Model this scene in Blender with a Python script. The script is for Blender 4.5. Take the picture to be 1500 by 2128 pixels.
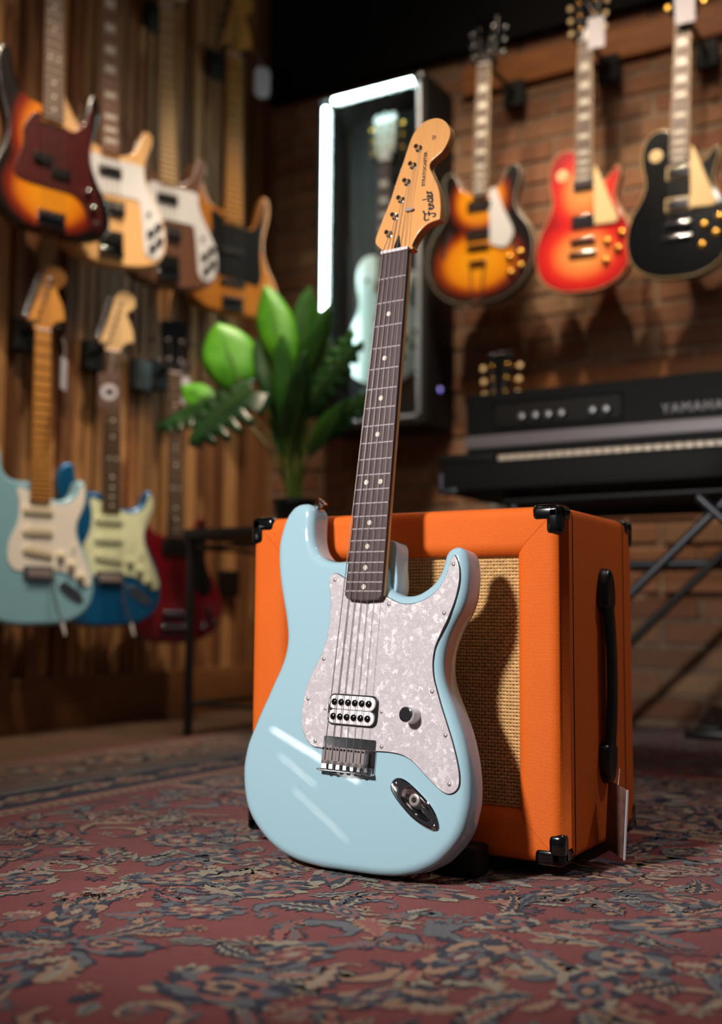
import bpy, math, random
import numpy as np
from mathutils import Vector, Matrix
from mathutils.geometry import tessellate_polygon

for o in list(bpy.data.objects):
    bpy.data.objects.remove(o)
SC = bpy.context.scene
COL = SC.collection
RND = random.Random(7)
PI = math.pi

# ------------------------------------------------------------------ camera, world, lights, exposure
def cam_axes(psi, th, roll):
    fw = Vector((-math.sin(psi)*math.cos(th), math.cos(psi)*math.cos(th), math.sin(th)))
    rt = Vector((math.cos(psi), math.sin(psi), 0)); up = rt.cross(fw)
    c, s = math.cos(roll), math.sin(roll)
    return c*rt+s*up, -s*rt+c*up, fw
cd = bpy.data.cameras.new('camera'); cam = bpy.data.objects.new('camera', cd); COL.objects.link(cam)
rt, up, fw = cam_axes(0.52724, 0.09356, 0.00707)
cam.matrix_world = Matrix(((rt.x, up.x, -fw.x, 0), (rt.y, up.y, -fw.y, 0), (rt.z, up.z, -fw.z, 0.3028), (0, 0, 0, 1)))
cd.sensor_fit = 'HORIZONTAL'; cd.sensor_width = 24.0; cd.lens = 2350.0/1500.0*24.0
cd.clip_start = 0.02
cd.dof.use_dof = True; cd.dof.focus_distance = 1.345; cd.dof.aperture_fstop = 2.35
cd.dof.aperture_blades = 0
SC.camera = cam

W = bpy.data.worlds.new('World'); SC.world = W; W.use_nodes = True
W.node_tree.nodes['Background'].inputs[0].default_value = (0.62, 0.60, 0.62, 1)
W.node_tree.nodes['Background'].inputs[1].default_value = 0.072

def look(o, loc, tgt, rollz=0):
    loc = Vector(loc); d = Vector(tgt)-loc
    q = d.to_track_quat('-Z', 'Y')
    o.rotation_mode = 'QUATERNION'
    o.rotation_quaternion = q @ Matrix.Rotation(rollz, 3, 'Z').to_quaternion()
    o.location = loc
def area(name, loc, tgt, sx, sy, power, color, roll=0):
    l = bpy.data.lights.new(name, 'AREA'); l.shape = 'RECTANGLE'; l.size = sx; l.size_y = sy
    l.energy = power; l.color = color
    o = bpy.data.objects.new(name, l); COL.objects.link(o); look(o, loc, tgt, roll); return o
def spot(name, loc, tgt, power, color, ang, blend=.5, size=.03):
    l = bpy.data.lights.new(name, 'SPOT'); l.energy = power; l.color = color
    l.spot_size = math.radians(ang); l.spot_blend = blend; l.shadow_soft_size = size
    o = bpy.data.objects.new(name, l); COL.objects.link(o); look(o, loc, tgt); return o
WARM = (1.0, 0.80, 0.58); NEUT = (1.0, 0.95, 0.90)
spot('key_light', (-1.02, -0.38, 1.16), (-0.72, 1.27, 0.46), 178, NEUT, 56, .9, .09)
spot('side_light', (0.75, 2.35, 2.7), (-0.5, 1.5, 0.22), 66, (.98, .95, 1.0), 40, .8, .06)
def added_streak(name, a, b, width, power):  # added unseen light whose reflection draws a streak on the blue body
    a, b = Vector(a), Vector(b); c = (a+b)/2; x = (b-a).normalized(); z = c-Vector((-.74, 1.22, .14)); z = (z-x*z.dot(x)).normalized(); y = z.cross(x)
    l = bpy.data.lights.new(name, 'AREA'); l.shape = 'RECTANGLE'; l.size = (b-a).length; l.size_y = width; l.energy = power; l.color = (1, .97, .93)
    o = bpy.data.objects.new(name, l); COL.objects.link(o)
    o.matrix_world = Matrix(((x.x, y.x, z.x, c.x), (x.y, y.y, z.y, c.y), (x.z, y.z, z.z, c.z), (0, 0, 0, 1)))
added_streak('added_streak', (-2.233, -.198, .369), (-1.974, -.329, .251), .006, .24)
added_streak('added_streak_thin', (-2.205, -.220, .2955), (-2.094, -.280, .2235), .0016, .03)
added_streak('added_streak_low', (-2.155, -.254, .204), (-1.993, -.344, .082), .0014, .035)
for i, (x, e) in enumerate([(-1.62, 70), (-1.16, 70), (-0.66, 70)]):
    spot('brick_spot_%d' % i, (x+.10, 2.05, 2.62), (x, 3.40, 1.34), e, WARM, 46, .75, .022)
for i, (y, z, e, a) in enumerate([(1.50, 1.20, 170, 56), (2.25, .52, 190, 38), (2.9, .48, 190, 38)]):
    spot('slat_spot_%d' % i, (-1.40, y-.25, 3.05), (-2.35, y+.05, z), e, WARM, a, .8, .035)
spot('brick_wash', (-0.9, 1.7, 3.15), (-1.15, 3.4, 1.45), 120, (1.0, .80, .60), 62, 1.0, .25)  # broad fill added to brighten the brick wall
spot('slat_wash', (-0.7, 1.7, 3.15), (-2.4, 2.40, .75), 120, (1.0, .80, .60), 50, 1.0, .25)  # second added fill, lifts the dim timber slats
for i, (x, y) in enumerate([(-1.6, -.9), (-.4, -1.2), (.8, -.9), (-1.9, .4), (.3, .2), (1.1, .9), (-.6, .5), (.4, 1.6)]):  # unseen point lights added overhead for glints on chrome and gloss
    l = bpy.data.lights.new('added_glint_%d' % i, 'POINT'); l.energy = 4.0; l.color = (1, .9, .78); l.shadow_soft_size = .045
    o = bpy.data.objects.new(l.name, l); COL.objects.link(o); o.location = (x, y, 3.15)
spot('overhead_spot', (-0.6, 1.55, 2.9), (-0.7, 1.35, 0.2), 26, (1.0, .86, .68), 45, .6, .05)

SC.view_settings.view_transform = 'Standard'; SC.view_settings.look = 'None'
SC.view_settings.exposure = 0.0; SC.view_settings.gamma = 1.0; SC.view_settings.use_curve_mapping = False

# ------------------------------------------------------------------ materials
def lin(h):
    h = h.lstrip('#'); r = []
    for i in (0, 2, 4):
        c = int(h[i:i+2], 16)/255
        r.append(c/12.92 if c <= .04045 else ((c+.055)/1.055)**2.4)
    return (r[0], r[1], r[2], 1)
class NT:
    def __init__(s, name):
        s.m = bpy.data.materials.new(name); s.m.use_nodes = True; s.t = s.m.node_tree
        s.b = s.t.nodes['Principled BSDF']
    def n(s, typ, **kw):
        nd = s.t.nodes.new('ShaderNode'+typ)
        for k, v in kw.items():
            if k in nd.inputs: nd.inputs[k].default_value = v
            else: setattr(nd, k, v)
        return nd
    def l(s, a, b): s.t.links.new(a, b)
    def coord(s, scale=(1, 1, 1), out='Object'):
        tc = s.n('TexCoord'); mp = s.n('Mapping'); mp.inputs['Scale'].default_value = scale
        s.l(tc.outputs[out], mp.inputs['Vector']); return mp.outputs[0]
    def noise(s, vec, scale, detail=3, rough=.55, dist=0):
        nd = s.n('TexNoise', Scale=scale, Detail=detail, Roughness=rough, Distortion=dist); s.l(vec, nd.inputs['Vector']); return nd.outputs['Fac']
    def ramp(s, fac, stops, interp='LINEAR'):
        r = s.n('ValToRGB'); r.color_ramp.interpolation = interp
        e = r.color_ramp.elements
        while len(e) < len(stops): e.new(.5)
        for q, (p, c) in zip(e, stops): q.position = p; q.color = lin(c) if isinstance(c, str) else c
        s.l(fac, r.inputs[0]); return r.outputs[0]
    def mix(s, fac, a, b, mode='MIX'):
        m = s.n('Mix', data_type='RGBA', blend_type=mode)
        for sock, v in ((m.inputs[0], fac), (m.inputs[6], a), (m.inputs[7], b)):
            if isinstance(v, (int, float)): sock.default_value = v
            elif isinstance(v, str): sock.default_value = lin(v)
            elif isinstance(v, tuple): sock.default_value = v
            else: s.l(v, sock)
        return m.outputs[2]
    def math(s, op, a, b=None, c=None):
        m = s.n('Math', operation=op)
        for i, v in enumerate((a, b, c)):
            if v is None: continue
            if isinstance(v, (int, float)): m.inputs[i].default_value = v
            else: s.l(v, m.inputs[i])
        return m.outputs[0]
    def bump(s, h, strength, dist):
        b = s.n('Bump'); b.inputs['Strength'].default_value = strength; b.inputs['Distance'].default_value = dist
        s.l(h, b.inputs['Height']); s.l(b.outputs[0], s.b.inputs['Normal'])
    def setp(s, rough=.5, metal=0., coat=0., spec=.5):
        i = s.b.inputs; i['Roughness'].default_value = rough; i['Metallic'].default_value = metal
        i['Coat Weight'].default_value = coat; i['Coat Roughness'].default_value = .02; i['Specular IOR Level'].default_value = spec
    def base(s, c):
        if isinstance(c, str): s.b.inputs['Base Color'].default_value = lin(c)
        else: s.l(c, s.b.inputs['Base Color'])
    def objrand(s): return s.n('ObjectInfo').outputs['Random']
def plain(name, c, rough=.5, metal=0., coat=0., spec=.5, var=0, vscale=40, stretch=(1, 1, 1), bmp=0, bdist=.001, bscale=200):
    t = NT(name); t.setp(rough, metal, coat, spec)
    if var:
        f = t.noise(t.coord(stretch), vscale, 4)
        r = lin(c); d = tuple(x*(1-var) for x in r[:3])+(1,); u = tuple(min(1, x*(1+var)) for x in r[:3])+(1,)
        t.base(t.ramp(f, [(.25, d), (.75, u)]))
    else: t.base(c)
    if bmp: t.bump(t.noise(t.coord(), bscale, 3), bmp, bdist)
    return t.m
M = {}
M['daphne'] = plain('daphne_blue_gloss', '#A2C6D5', .45, 0, 1.0, .15)
M['guard_white'] = plain('satin_white_plastic', '#C9CACE', .35)
M['daphne_pale'] = plain('pale_blue_gloss', '#7AA9BC', .3, 0, 1.0)
M['lake_blue'] = plain('metallic_blue_gloss', '#0A5C90', .3, .45, 1.0)
M['chrome'] = plain('chrome', '#C9C9CC', .08, 1)
M['nickel'] = plain('brushed_nickel', '#A79C9C', .4, .5)
M['fret'] = plain('fret_wire', '#B4ABAD', .35, .35)
M['dark_chrome'] = plain('dark_chrome', '#6f6c6a', .2, 1)
M['gold'] = plain('gold_plate', '#C79A45', .25, 1)
M['black_plastic'] = plain('black_plastic', '#0b0b0c', .3)
M['black_matte'] = plain('black_matte', '#0d0c0c', .7)
M['black_gloss'] = plain('black_gloss_lacquer', '#060607', .18, 0, 1.0)
M['black_metal'] = plain('black_powder_coat', '#131315', .45)
M['white_plastic'] = plain('white_plastic', '#ECEAEE', .3)
M['off_white'] = plain('warm_white_plastic', '#DDD9D2', .35)
M['aged_white'] = plain('aged_cream_plastic', '#D8CDB4', .4)
M['mint'] = plain('mint_plastic', '#CBD2B0', .35)
M['cream'] = plain('cream_plastic', '#E6C995', .35)
M['bone'] = plain('bone_nut', '#D9CDD0', .4)
M['inlay'] = plain('pearl_inlay', '#DCD6C8', .3)
M['string_steel'] = plain('steel_string', '#77706E', .5, .9)
M['rosewood'] = plain('rosewood', '#4A393A', .5, 0, 0, .4, .28, 30, (14, 1, 1))
M['brown_board'] = plain('brown_rosewood', '#54402F', .45, 0, 0, .5, .25, 30, (14, 1, 1))
M['warm_board'] = plain('warm_fingerboard', '#7A4E33', .35, 0, .3, .5, .2, 30, (14, 1, 1))
M['maple'] = plain('amber_maple', '#D89A5C', .32, 0, .4, .5, .07, 22, (12, .8, 12))
M['maple_neck'] = plain('satin_maple', '#D9A463', .38, 0, .2, .5, .06, 22, (12, .8, 12))
M['maple_old'] = plain('aged_maple', '#B8803C', .35, 0, .5, .5, .1, 22, (12, .8, 12))
M['maple_pale'] = plain('pale_maple', '#C9A87A', .38, 0, .3, .5, .08, 22, (12, .8, 12))
M['natural'] = plain('natural_maple_body', '#D6A870', .3, 0, 1, .5, .1, 14, (8, .8, 1))
M['walnut'] = plain('walnut_body', '#5B3A28', .35, 0, 1, .5, .25, 14, (8, .8, 1))
M['amber_ash'] = plain('amber_ash_body', '#A8681E', .3, 0, 1, .5, .2, 14, (8, .8, 1))
M['cherry'] = plain('cherry_gloss', '#5E0A14', .25, 0, 1, .5, .15, 14, (8, .8, 1))
M['lp_white'] = plain('aged_white_gloss', '#E0E8DE', .3, 0, 1)
M['tort'] = plain('tortoise_guard', '#3A0E0E', .3, 0, .5, .5, .5, 60)
M['rubber'] = plain('black_rubber', '#0c0b0b', .8)
M['tag_white'] = plain('paper_tag', '#B9B6C0', .6)
M['tag_dark'] = plain('printed_tag', '#5c443c', .5, 0, 0, .5, .5, 60)
M['ink'] = plain('black_decal', '#1c100c', .5)
M['alu'] = plain('aluminium', '#A9A9AD', .4, .9)
M['silver_trim'] = plain('silver_trim', '#8E898D', .5, .3)
M['black_vinyl'] = plain('black_vinyl', '#0c0c0d', .6, 0, 0, .25, 0, 40, (1, 1, 1), .35, .001, 700)
M['grey_tube'] = plain('grey_steel_tube', '#4c4f55', .4, .7)
M['key_white'] = plain('piano_white', '#D8C5AE', .35)
M['soil'] = plain('potting_soil', '#1d1611', .9, 0, 0, .2, .4, 60)
M['stem'] = plain('green_stem', '#5E7A2C', .5, 0, 0, .5, .2, 30)
M['grey_foam'] = plain('grey_plastic', '#3E4A50', .6)

def pearl():
    t = NT('white_pearloid'); t.setp(.22, 0, .6)
    v = t.coord()
    nz = t.n('TexNoise', Scale=190., Detail=2.); t.l(v, nz.inputs['Vector'])
    mv = t.n('VectorMath', operation='MULTIPLY_ADD'); t.l(nz.outputs['Color'], mv.inputs[0]); mv.inputs[1].default_value = (.013,)*3; t.l(v, mv.inputs[2])
    vo = t.n('TexVoronoi', Scale=190.); t.l(mv.outputs[0], vo.inputs['Vector'])
    vo2 = t.n('TexVoronoi', Scale=420.); t.l(mv.outputs[0], vo2.inputs['Vector'])
    sp = t.n('SeparateColor'); t.l(vo.outputs['Color'], sp.inputs[0])
    sp2 = t.n('SeparateColor'); t.l(vo2.outputs['Color'], sp2.inputs[0])
    soft = t.noise(mv.outputs[0], 290, 5, .7, 1.2)
    a = t.ramp(sp.outputs[0], [(0, '#C2B8C0'), (.45, '#C8BFC6'), (.78, '#CEC6CC'), (.9, '#EFECEF'), (1, '#FFFFFF')])
    b = t.ramp(sp2.outputs[0], [(0, '#C4BBC2'), (.8, '#C9C0C7'), (.93, '#F4F2F4'), (1, '#FFFFFF')])
    c = t.mix(.5, a, b, 'LIGHTEN')
    d = t.ramp(soft, [(.45, '#C0B6BE'), (.62, '#CCC3CA'), (.72, '#F0EEF0')])
    vn = t.noise(mv.outputs[0], 130, 4, .6, 1.6); ab = t.math('ABSOLUTE', t.math('SUBTRACT', vn, .52))
    vein = t.ramp(ab, [(0, (1, 1, 1, 1)), (.022, (0, 0, 0, 1))]); msk = t.ramp(t.noise(v, 75, 2), [(.45, (0, 0, 0, 1)), (.6, (1, 1, 1, 1))])
    c2 = t.mix(t.math('MULTIPLY', t.math('MULTIPLY', vein, msk), .8), t.mix(.35, c, d), '#FFFFFF')
    t.base(c2); return t.m
M['pearl'] = pearl()

def tolex():
    t = NT('orange_vinyl_covering'); t.setp(.6, 0, 0, .2)
    v = t.coord()
    w1 = t.n('TexWave', Scale=210., Distortion=3.5, Detail=2.); w1.bands_direction = 'Z'; w1.inputs['Detail Scale'].default_value = 1.5; t.l(v, w1.inputs['Vector'])
    n2 = t.noise(v, 620, 3, .6)
    n3 = t.noise(v, 9, 3)
    h = t.math('ADD', w1.outputs['Fac'], t.math('MULTIPLY', n2, 1.1))
    t.base(t.ramp(t.math('ADD', t.math('MULTIPLY', h, .35), t.math('MULTIPLY', n3, .35)), [(.2, '#DA5A13'), (.8, '#EF7427')]))
    t.bump(h, .35, .0011); return t.m
M['tolex'] = tolex()
M['grille'] = plain('woven_tan_cord', '#D6AC74', .75, 0, 0, .25, .25, 130)
M['grille_back'] = plain('dark_baffle', '#1d120a', .9)

def slatwood():
    t = NT('reclaimed_timber'); t.setp(.62, 0, 0, .35)
    v = t.coord((1, 1, 1)); r = t.objrand()
    off = t.n('VectorMath', operation='ADD'); cx = t.n('CombineXYZ')
    t.l(t.math('MULTIPLY', r, 37.), cx.inputs[0]); t.l(t.math('MULTIPLY', r, 91.), cx.inputs[2])
    t.l(v, off.inputs[0]); t.l(cx.outputs[0], off.inputs[1])
    mp = t.n('Mapping'); mp.inputs['Scale'].default_value = (1, 1, .09); t.l(off.outputs[0], mp.inputs['Vector'])
    g = t.noise(mp.outputs[0], 46, 5, .6, .8)
    mp2 = t.n('Mapping'); mp2.inputs['Scale'].default_value = (1, 1, .22); t.l(off.outputs[0], mp2.inputs['Vector'])
    sap = t.noise(mp2.outputs[0], 9, 2, .4, .6)
    heart = t.ramp(g, [(.25, '#62391C'), (.5, '#87532B'), (.75, '#A06A3C')])
    light = t.ramp(g, [(.25, '#A06C38'), (.6, '#C08A52'), (.8, '#CC9A64')])
    thr = t.math('ADD', sap, t.math('MULTIPLY', t.math('SUBTRACT', r, .5), .42))
    f = t.ramp(thr, [(.50, (0, 0, 0, 1)), (.54, (1, 1, 1, 1))])
    c = t.mix(f, heart, light)
    r2 = t.math('FRACT', t.math('MULTIPLY', r, 13.7))
    hs = t.n('HueSaturation'); hs.inputs['Saturation'].default_value = .95; t.l(c, hs.inputs['Color'])
    t.l(t.math('MULTIPLY_ADD', r2, .6, .5), hs.inputs['Value'])
    t.base(hs.outputs[0]); t.bump(g, .4, .002); return t.m
M['slat'] = slatwood()
def brickmat():
    t = NT('old_brick'); t.setp(.85, 0, 0, .2)
    v = t.coord(); r = t.objrand()
    n = t.noise(v, 24, 5, .65)
    a = t.ramp(r, [(0, '#835A44'), (.3, '#9A6E52'), (.5, '#8C5E47'), (.7, '#A67C5C'), (.88, '#B89672'), (1, '#7A5846')])
    t.base(t.mix(t.math('MULTIPLY', n, .8), a, '#6A4A39')); t.bump(n, .4, .004); return t.m
M['brick'] = brickmat()
M['mortar'] = plain('mortar', '#86705E', .9, 0, 0, .2, .3, 40, (1, 1, 1), .6, .004, 60)
M['plank'] = plain('dark_floor_plank', '#4B382A', .5, 0, .1, .4, .35, 9, (1, 14, 1))
M['beam'] = plain('stained_timber', '#9A6236', .55, 0, 0, .4, .35, 8, (1, 12, 12))
M['skirt'] = plain('dark_skirting', '#6E4526', .55, 0, 0, .4, .3, 8, (12, 1, 12))
M['black_wall'] = plain('black_paint', '#0a0909', .8, 0, 0, .2)
M['led'] = NT('led_tube').m
b_ = M['led'].node_tree.nodes['Principled BSDF']
b_.inputs['Base Color'].default_value = (.8, 1, 1, 1); b_.inputs['Emission Color'].default_value = (.72, 1.0, .98, 1); b_.inputs['Emission Strength'].default_value = 24.0
M['blue_led'] = NT('blue_indicator').m
b_ = M['blue_led'].node_tree.nodes['Principled BSDF']
b_.inputs['Emission Color'].default_value = (.15, .15, 1, 1); b_.inputs['Emission Strength'].default_value = 1.2
g_ = NT('clear_glass'); tr_ = g_.n('BsdfTransparent'); gl_ = g_.n('BsdfGlossy'); gl_.inputs['Roughness'].default_value = .01
fr_ = g_.n('Fresnel'); fr_.inputs['IOR'].default_value = 1.45; mx_ = g_.n('MixShader')
g_.l(fr_.outputs[0], mx_.inputs[0]); g_.l(tr_.outputs[0], mx_.inputs[1]); g_.l(gl_.outputs[0], mx_.inputs[2])
g_.l(mx_.outputs[0], g_.t.nodes['Material Output'].inputs[0]); M['glass'] = g_.m

def burst(name, stops, cx, cy, rx, ry, cx2, cy2, rx2, ry2):
    t = NT(name); t.setp(.25, 0, 1)
    tc = t.n('TexCoord'); sx = t.n('SeparateXYZ'); t.l(tc.outputs['Object'], sx.inputs[0])
    def ell(a, b, ra, rb):
        u = t.math('DIVIDE', t.math('SUBTRACT', sx.outputs[0], a), ra); w = t.math('DIVIDE', t.math('SUBTRACT', sx.outputs[1], b), rb)
        return t.math('SQRT', t.math('ADD', t.math('MULTIPLY', u, u), t.math('MULTIPLY', w, w)))
    m = t.n('Math', operation='SMOOTH_MIN'); t.l(ell(cx, cy, rx, ry), m.inputs[0]); t.l(ell(cx2, cy2, rx2, ry2), m.inputs[1]); m.inputs[2].default_value = .25
    grain = t.noise(t.coord((9, .8, 1)), 12, 4)
    f = t.math('ADD', m.outputs[0], t.math('MULTIPLY', t.math('SUBTRACT', grain, .5), .10))
    t.base(t.ramp(f, stops)); return t.m
M['pburst'] = burst('three_tone_sunburst', [(.3, '#C07A12'), (.55, '#B5650F'), (.72, '#6E1E0A'), (.9, '#140605'), (1, '#080404')], 0, .06, .165, .13, 0, .21, .14, .2)
M['casino_burst'] = burst('amber_sunburst', [(.3, '#DE930E'), (.58, '#D27E0A'), (.74, '#7E2A08'), (.9, '#200706'), (1, '#0a0404')], 0, -.05, .19, .14, 0, .16, .13, .13)
M['cherry_burst'] = burst('cherry_sunburst', [(.2, '#F0A45A'), (.5, '#EC7A3C'), (.72, '#D6281E'), (.95, '#B8141A'), (1, '#9a0f16')], 0, -.04, .16, .125, 0, .16, .115, .14)

def leafmat(name, a, b, rough):
    t = NT(name); t.setp(rough, 0, 0, .5)
    n = t.noise(t.coord(), 25, 4)
    t.base(t.ramp(n, [(.3, a), (.7, b)])); t.b.inputs['Subsurface Weight'].default_value = 0.0
    return t.m
M['leaf_light'] = leafmat('bright_leaf', '#3C8A14', '#5FAE1E', .42)
M['leaf_mid'] = leafmat('green_leaf', '#23561B', '#34701F', .4)
M['leaf_gloss'] = leafmat('glossy_dark_leaf', '#0E2815', '#1B4420', .28)
M['leaf_dark'] = leafmat('dark_leaf', '#16401C', '#2A5C26', .42)

def wool(name, c):
    t = NT(name); t.setp(.95, 0, 0, .1)
    v = t.coord(); n1 = t.noise(v, 420, 2, .7); n2 = t.noise(v, 11, 3)
    r = lin(c)[:3]
    f = t.math('ADD', t.math('MULTIPLY', n1, .55), t.math('MULTIPLY', n2, .45))
    t.base(t.ramp(f, [(.2, tuple(x*.62 for x in r)+(1,)), (.8, tuple(min(1, x*1.3) for x in r)+(1,))]))
    t.bump(n1, .9, .003); t.b.inputs['Sheen Weight'].default_value = .15; return t.m
for k, c in dict(red='#7A302F', wine='#5C2534', navy='#181C33', slate='#5C5D61', beige='#978B78', tan='#9E785E', rose='#914E47', taupe='#6C564E').items():
    M['wool_'+k] = wool(k+'_wool', c)

# ------------------------------------------------------------------ mesh helpers
def link(o, parent=None):
    COL.objects.link(o)
    if parent is not None: o.parent = parent
    return o
def tag(o, label=None, cat=None, group=None, kind=None):
    if label: o['label'] = label
    if cat: o['category'] = cat
    if group: o['group'] = group
    if kind: o['kind'] = kind
    return o
def thing(name, label, cat, loc=(0, 0, 0), basis=None, group=None):
    o = bpy.data.objects.new(name, None); o.empty_display_size = .05; link(o)
    m = basis.to_4x4() if basis is not None else Matrix.Identity(4)
    o.matrix_world = Matrix.Translation(loc) @ m
    return tag(o, label, cat, group)
def ccw(P):
    P = np.asarray(P, float); x, y = P[:, 0], P[:, 1]
    return P if np.sum(x*np.roll(y, -1)-np.roll(x, -1)*y) > 0 else P[::-1].copy()
def spl(pts, n=140, closed=True):
    P = np.asarray(pts, float); m = len(P); out = []
    segs = m if closed else m-1
    for i in range(segs):
        if closed: p0, p1, p2, p3 = P[(i-1) % m], P[i], P[(i+1) % m], P[(i+2) % m]
        else: p0, p1, p2, p3 = P[max(i-1, 0)], P[i], P[i+1], P[min(i+2, m-1)]
        for t in np.linspace(0, 1, 8, endpoint=False):
            out.append(.5*((2*p1)+(-p0+p2)*t+(2*p0-5*p1+4*p2-p3)*t*t+(-p0+3*p1-3*p2+p3)*t**3))
    if not closed: out.append(P[-1])
    Q = np.array(out); 
    if closed: Q = np.vstack([Q, Q[:1]])
    d = np.r_[0, np.cumsum(np.linalg.norm(np.diff(Q, axis=0), axis=1))]
    s = np.linspace(0, d[-1], n+1)[:-1] if closed else np.linspace(0, d[-1], n)
    return np.stack([np.interp(s, d, Q[:, k]) for k in range(Q.shape[1])], 1)
def rrect(cx, cy, w, h, r, k=5):
    out = []
    for sx, sy, a0 in ((1, 1, 0), (-1, 1, 90), (-1, -1, 180), (1, -1, 270)):
        for i in range(k+1):
            a = math.radians(a0+90*i/k); out.append((cx+sx*(w/2-r)+r*math.cos(a), cy+sy*(h/2-r)+r*math.sin(a)))
    return np.array(out)
def circ(cx, cy, r, n=20): return np.array([(cx+r*math.cos(2*PI*i/n), cy+r*math.sin(2*PI*i/n)) for i in range(n)])
def offset(P, d):
    e = np.roll(P, -1, 0)-P; nrm = np.stack([e[:, 1], -e[:, 0]], 1); nrm /= np.linalg.norm(nrm, axis=1)[:, None]+1e-12
    v = nrm+np.roll(nrm, 1, 0); v /= np.linalg.norm(v, axis=1)[:, None]+1e-12
    return P+v*d
class MB:
    def __init__(s, scale=1.0): s.v = []; s.f = []; s.s = scale; s.T = None
    def add(s, V, F):
        b = len(s.v)
        for p in V:
            p = Vector((float(p[0]), float(p[1]), float(p[2])))
            if s.T is not None: p = s.T @ p
            s.v.append(p*s.s)
        s.f += [tuple(i+b for i in q) for q in F]; return s
    def box(s, x0, x1, y0, y1, z0, z1):
        V = [(x, y, z) for x in (x0, x1) for y in (y0, y1) for z in (z0, z1)]
        return s.add(V, [(0, 1, 3, 2), (4, 6, 7, 5), (0, 4, 5, 1), (2, 3, 7, 6), (0, 2, 6, 4), (1, 5, 7, 3)])
    def slab(s, P, z0, z1, rt=0, rb=0, seg=4, hole=None):
        P = ccw(P); n = len(P); rings = []
        if rb: rings += [(rb*(1-math.sin(PI/2*k/seg)), z0+rb*(1-math.cos(PI/2*k/seg))) for k in range(seg+1)]
        else: rings.append((0, z0))
        if rt: rings += [(rt*(1-math.cos(PI/2*k/seg)), z1-rt*(1-math.sin(PI/2*k/seg))) for k in range(seg+1)]
        else: rings.append((0, z1))
        if rt: rings.append((rt*1.2, z1))
        if rb: rings.insert(0, (rb*1.2, z0))
        V = []; F = []
        for ins, z in rings:
            Q = offset(P, -ins) if ins else P
            V += [(q[0], q[1], z) for q in Q]
        m = len(rings)
        for k in range(m-1):
            for i in range(n):
                j = (i+1) % n; F.append((k*n+i, k*n+j, (k+1)*n+j, (k+1)*n+i))
        F.append(tuple(reversed(range(n))))
        if hole is None: F.append(tuple(range((m-1)*n, m*n)))
        else:
            H = ccw(hole); h0 = len(V); V += [(q[0], q[1], z1) for q in H]
            top = [Vector(V[(m-1)*n+i]) for i in range(n)]; hl = [Vector(V[h0+i]) for i in range(len(H))]
            for tri in tessellate_polygon([top, hl]):
                q = [((m-1)*n+i) if i < n else h0+i-n for i in tri]
                a, b, c = (Vector(V[i]) for i in q)
                if (b-a).cross(c-a).z < 0: q.reverse()
                F.append(tuple(q))
        return s.add(V, F)
    def rbox(s, x0, x1, y0, y1, z0, z1, r, rz=None, k=3):
        rz = r if rz is None else rz
        return s.slab(rrect((x0+x1)/2, (y0+y1)/2, x1-x0, y1-y0, r, k), z0, z1, rz, rz, 3)
    def tube(s, path, r, n=8, caps=True, closed=False):
        P = [Vector(p) for p in path]; m = len(P); V = []; F = []
        R = r if hasattr(r, '__len__') else [r]*m
        prev = None
        for i in range(m):
            t = (P[(i+1) % m]-P[i-1]) if closed else (P[min(i+1, m-1)]-P[max(i-1, 0)])
            t.normalize()
            if prev is None: u = t.orthogonal().normalized()
            else:
                u = prev-t*prev.dot(t)
                u = u.normalized() if u.length > 1e-6 else t.orthogonal().normalized()
            prev = u; w = t.cross(u)
            V += [P[i]+(u*math.cos(2*PI*k/n)+w*math.sin(2*PI*k/n))*R[i] for k in range(n)]
        for i in range(m if closed else m-1):
            a, b = i*n, ((i+1) % m)*n
            for k in range(n): F.append((a+k, a+(k+1) % n, b+(k+1) % n, b+k))
        if caps and not closed: F += [tuple(reversed(range(n))), tuple(range((m-1)*n, m*n))]
        return s.add(V, F)
    def cyl(s, p0, p1, r0, r1=None, n=16): return s.tube([p0, p1], [r0, r0 if r1 is None else r1], n)
    def lathe(s, prof, c, n=24):
        V = [(c[0]+r*math.cos(2*PI*k/n), c[1]+r*math.sin(2*PI*k/n), c[2]+z) for r, z in prof for k in range(n)]; F = []
        for i in range(len(prof)-1):
            for k in range(n): F.append((i*n+k, i*n+(k+1) % n, (i+1)*n+(k+1) % n, (i+1)*n+k))
        F += [tuple(reversed(range(n))), tuple(range((len(prof)-1)*n, len(prof)*n))]
        return s.add(V, F)
    def loft(s, secs, caps=True):
        n = len(secs[0]); V = [p for q in secs for p in q]; F = []
        for i in range(len(secs)-1):
            for k in range(n): F.append((i*n+k, i*n+(k+1) % n, (i+1)*n+(k+1) % n, (i+1)*n+k))
        if caps: F += [tuple(reversed(range(n))), tuple(range((len(secs)-1)*n, len(secs)*n))]
        return s.add(V, F)
    def mesh(s, name, mat, sharp=38):
        me = bpy.data.meshes.new(name); me.from_pydata([tuple(p) for p in s.v], [], s.f); me.validate()
        me.materials.append(M[mat] if isinstance(mat, str) else mat)
        if sharp is not None:
            me.polygons.foreach_set('use_smooth', [True]*len(me.polygons)); me.set_sharp_from_angle(angle=math.radians(sharp))
        me.update(); return me
    def build(s, name, mat, parent=None, sharp=38):
        return link(bpy.data.objects.new(name, s.mesh(name, mat, sharp)), parent)
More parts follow.
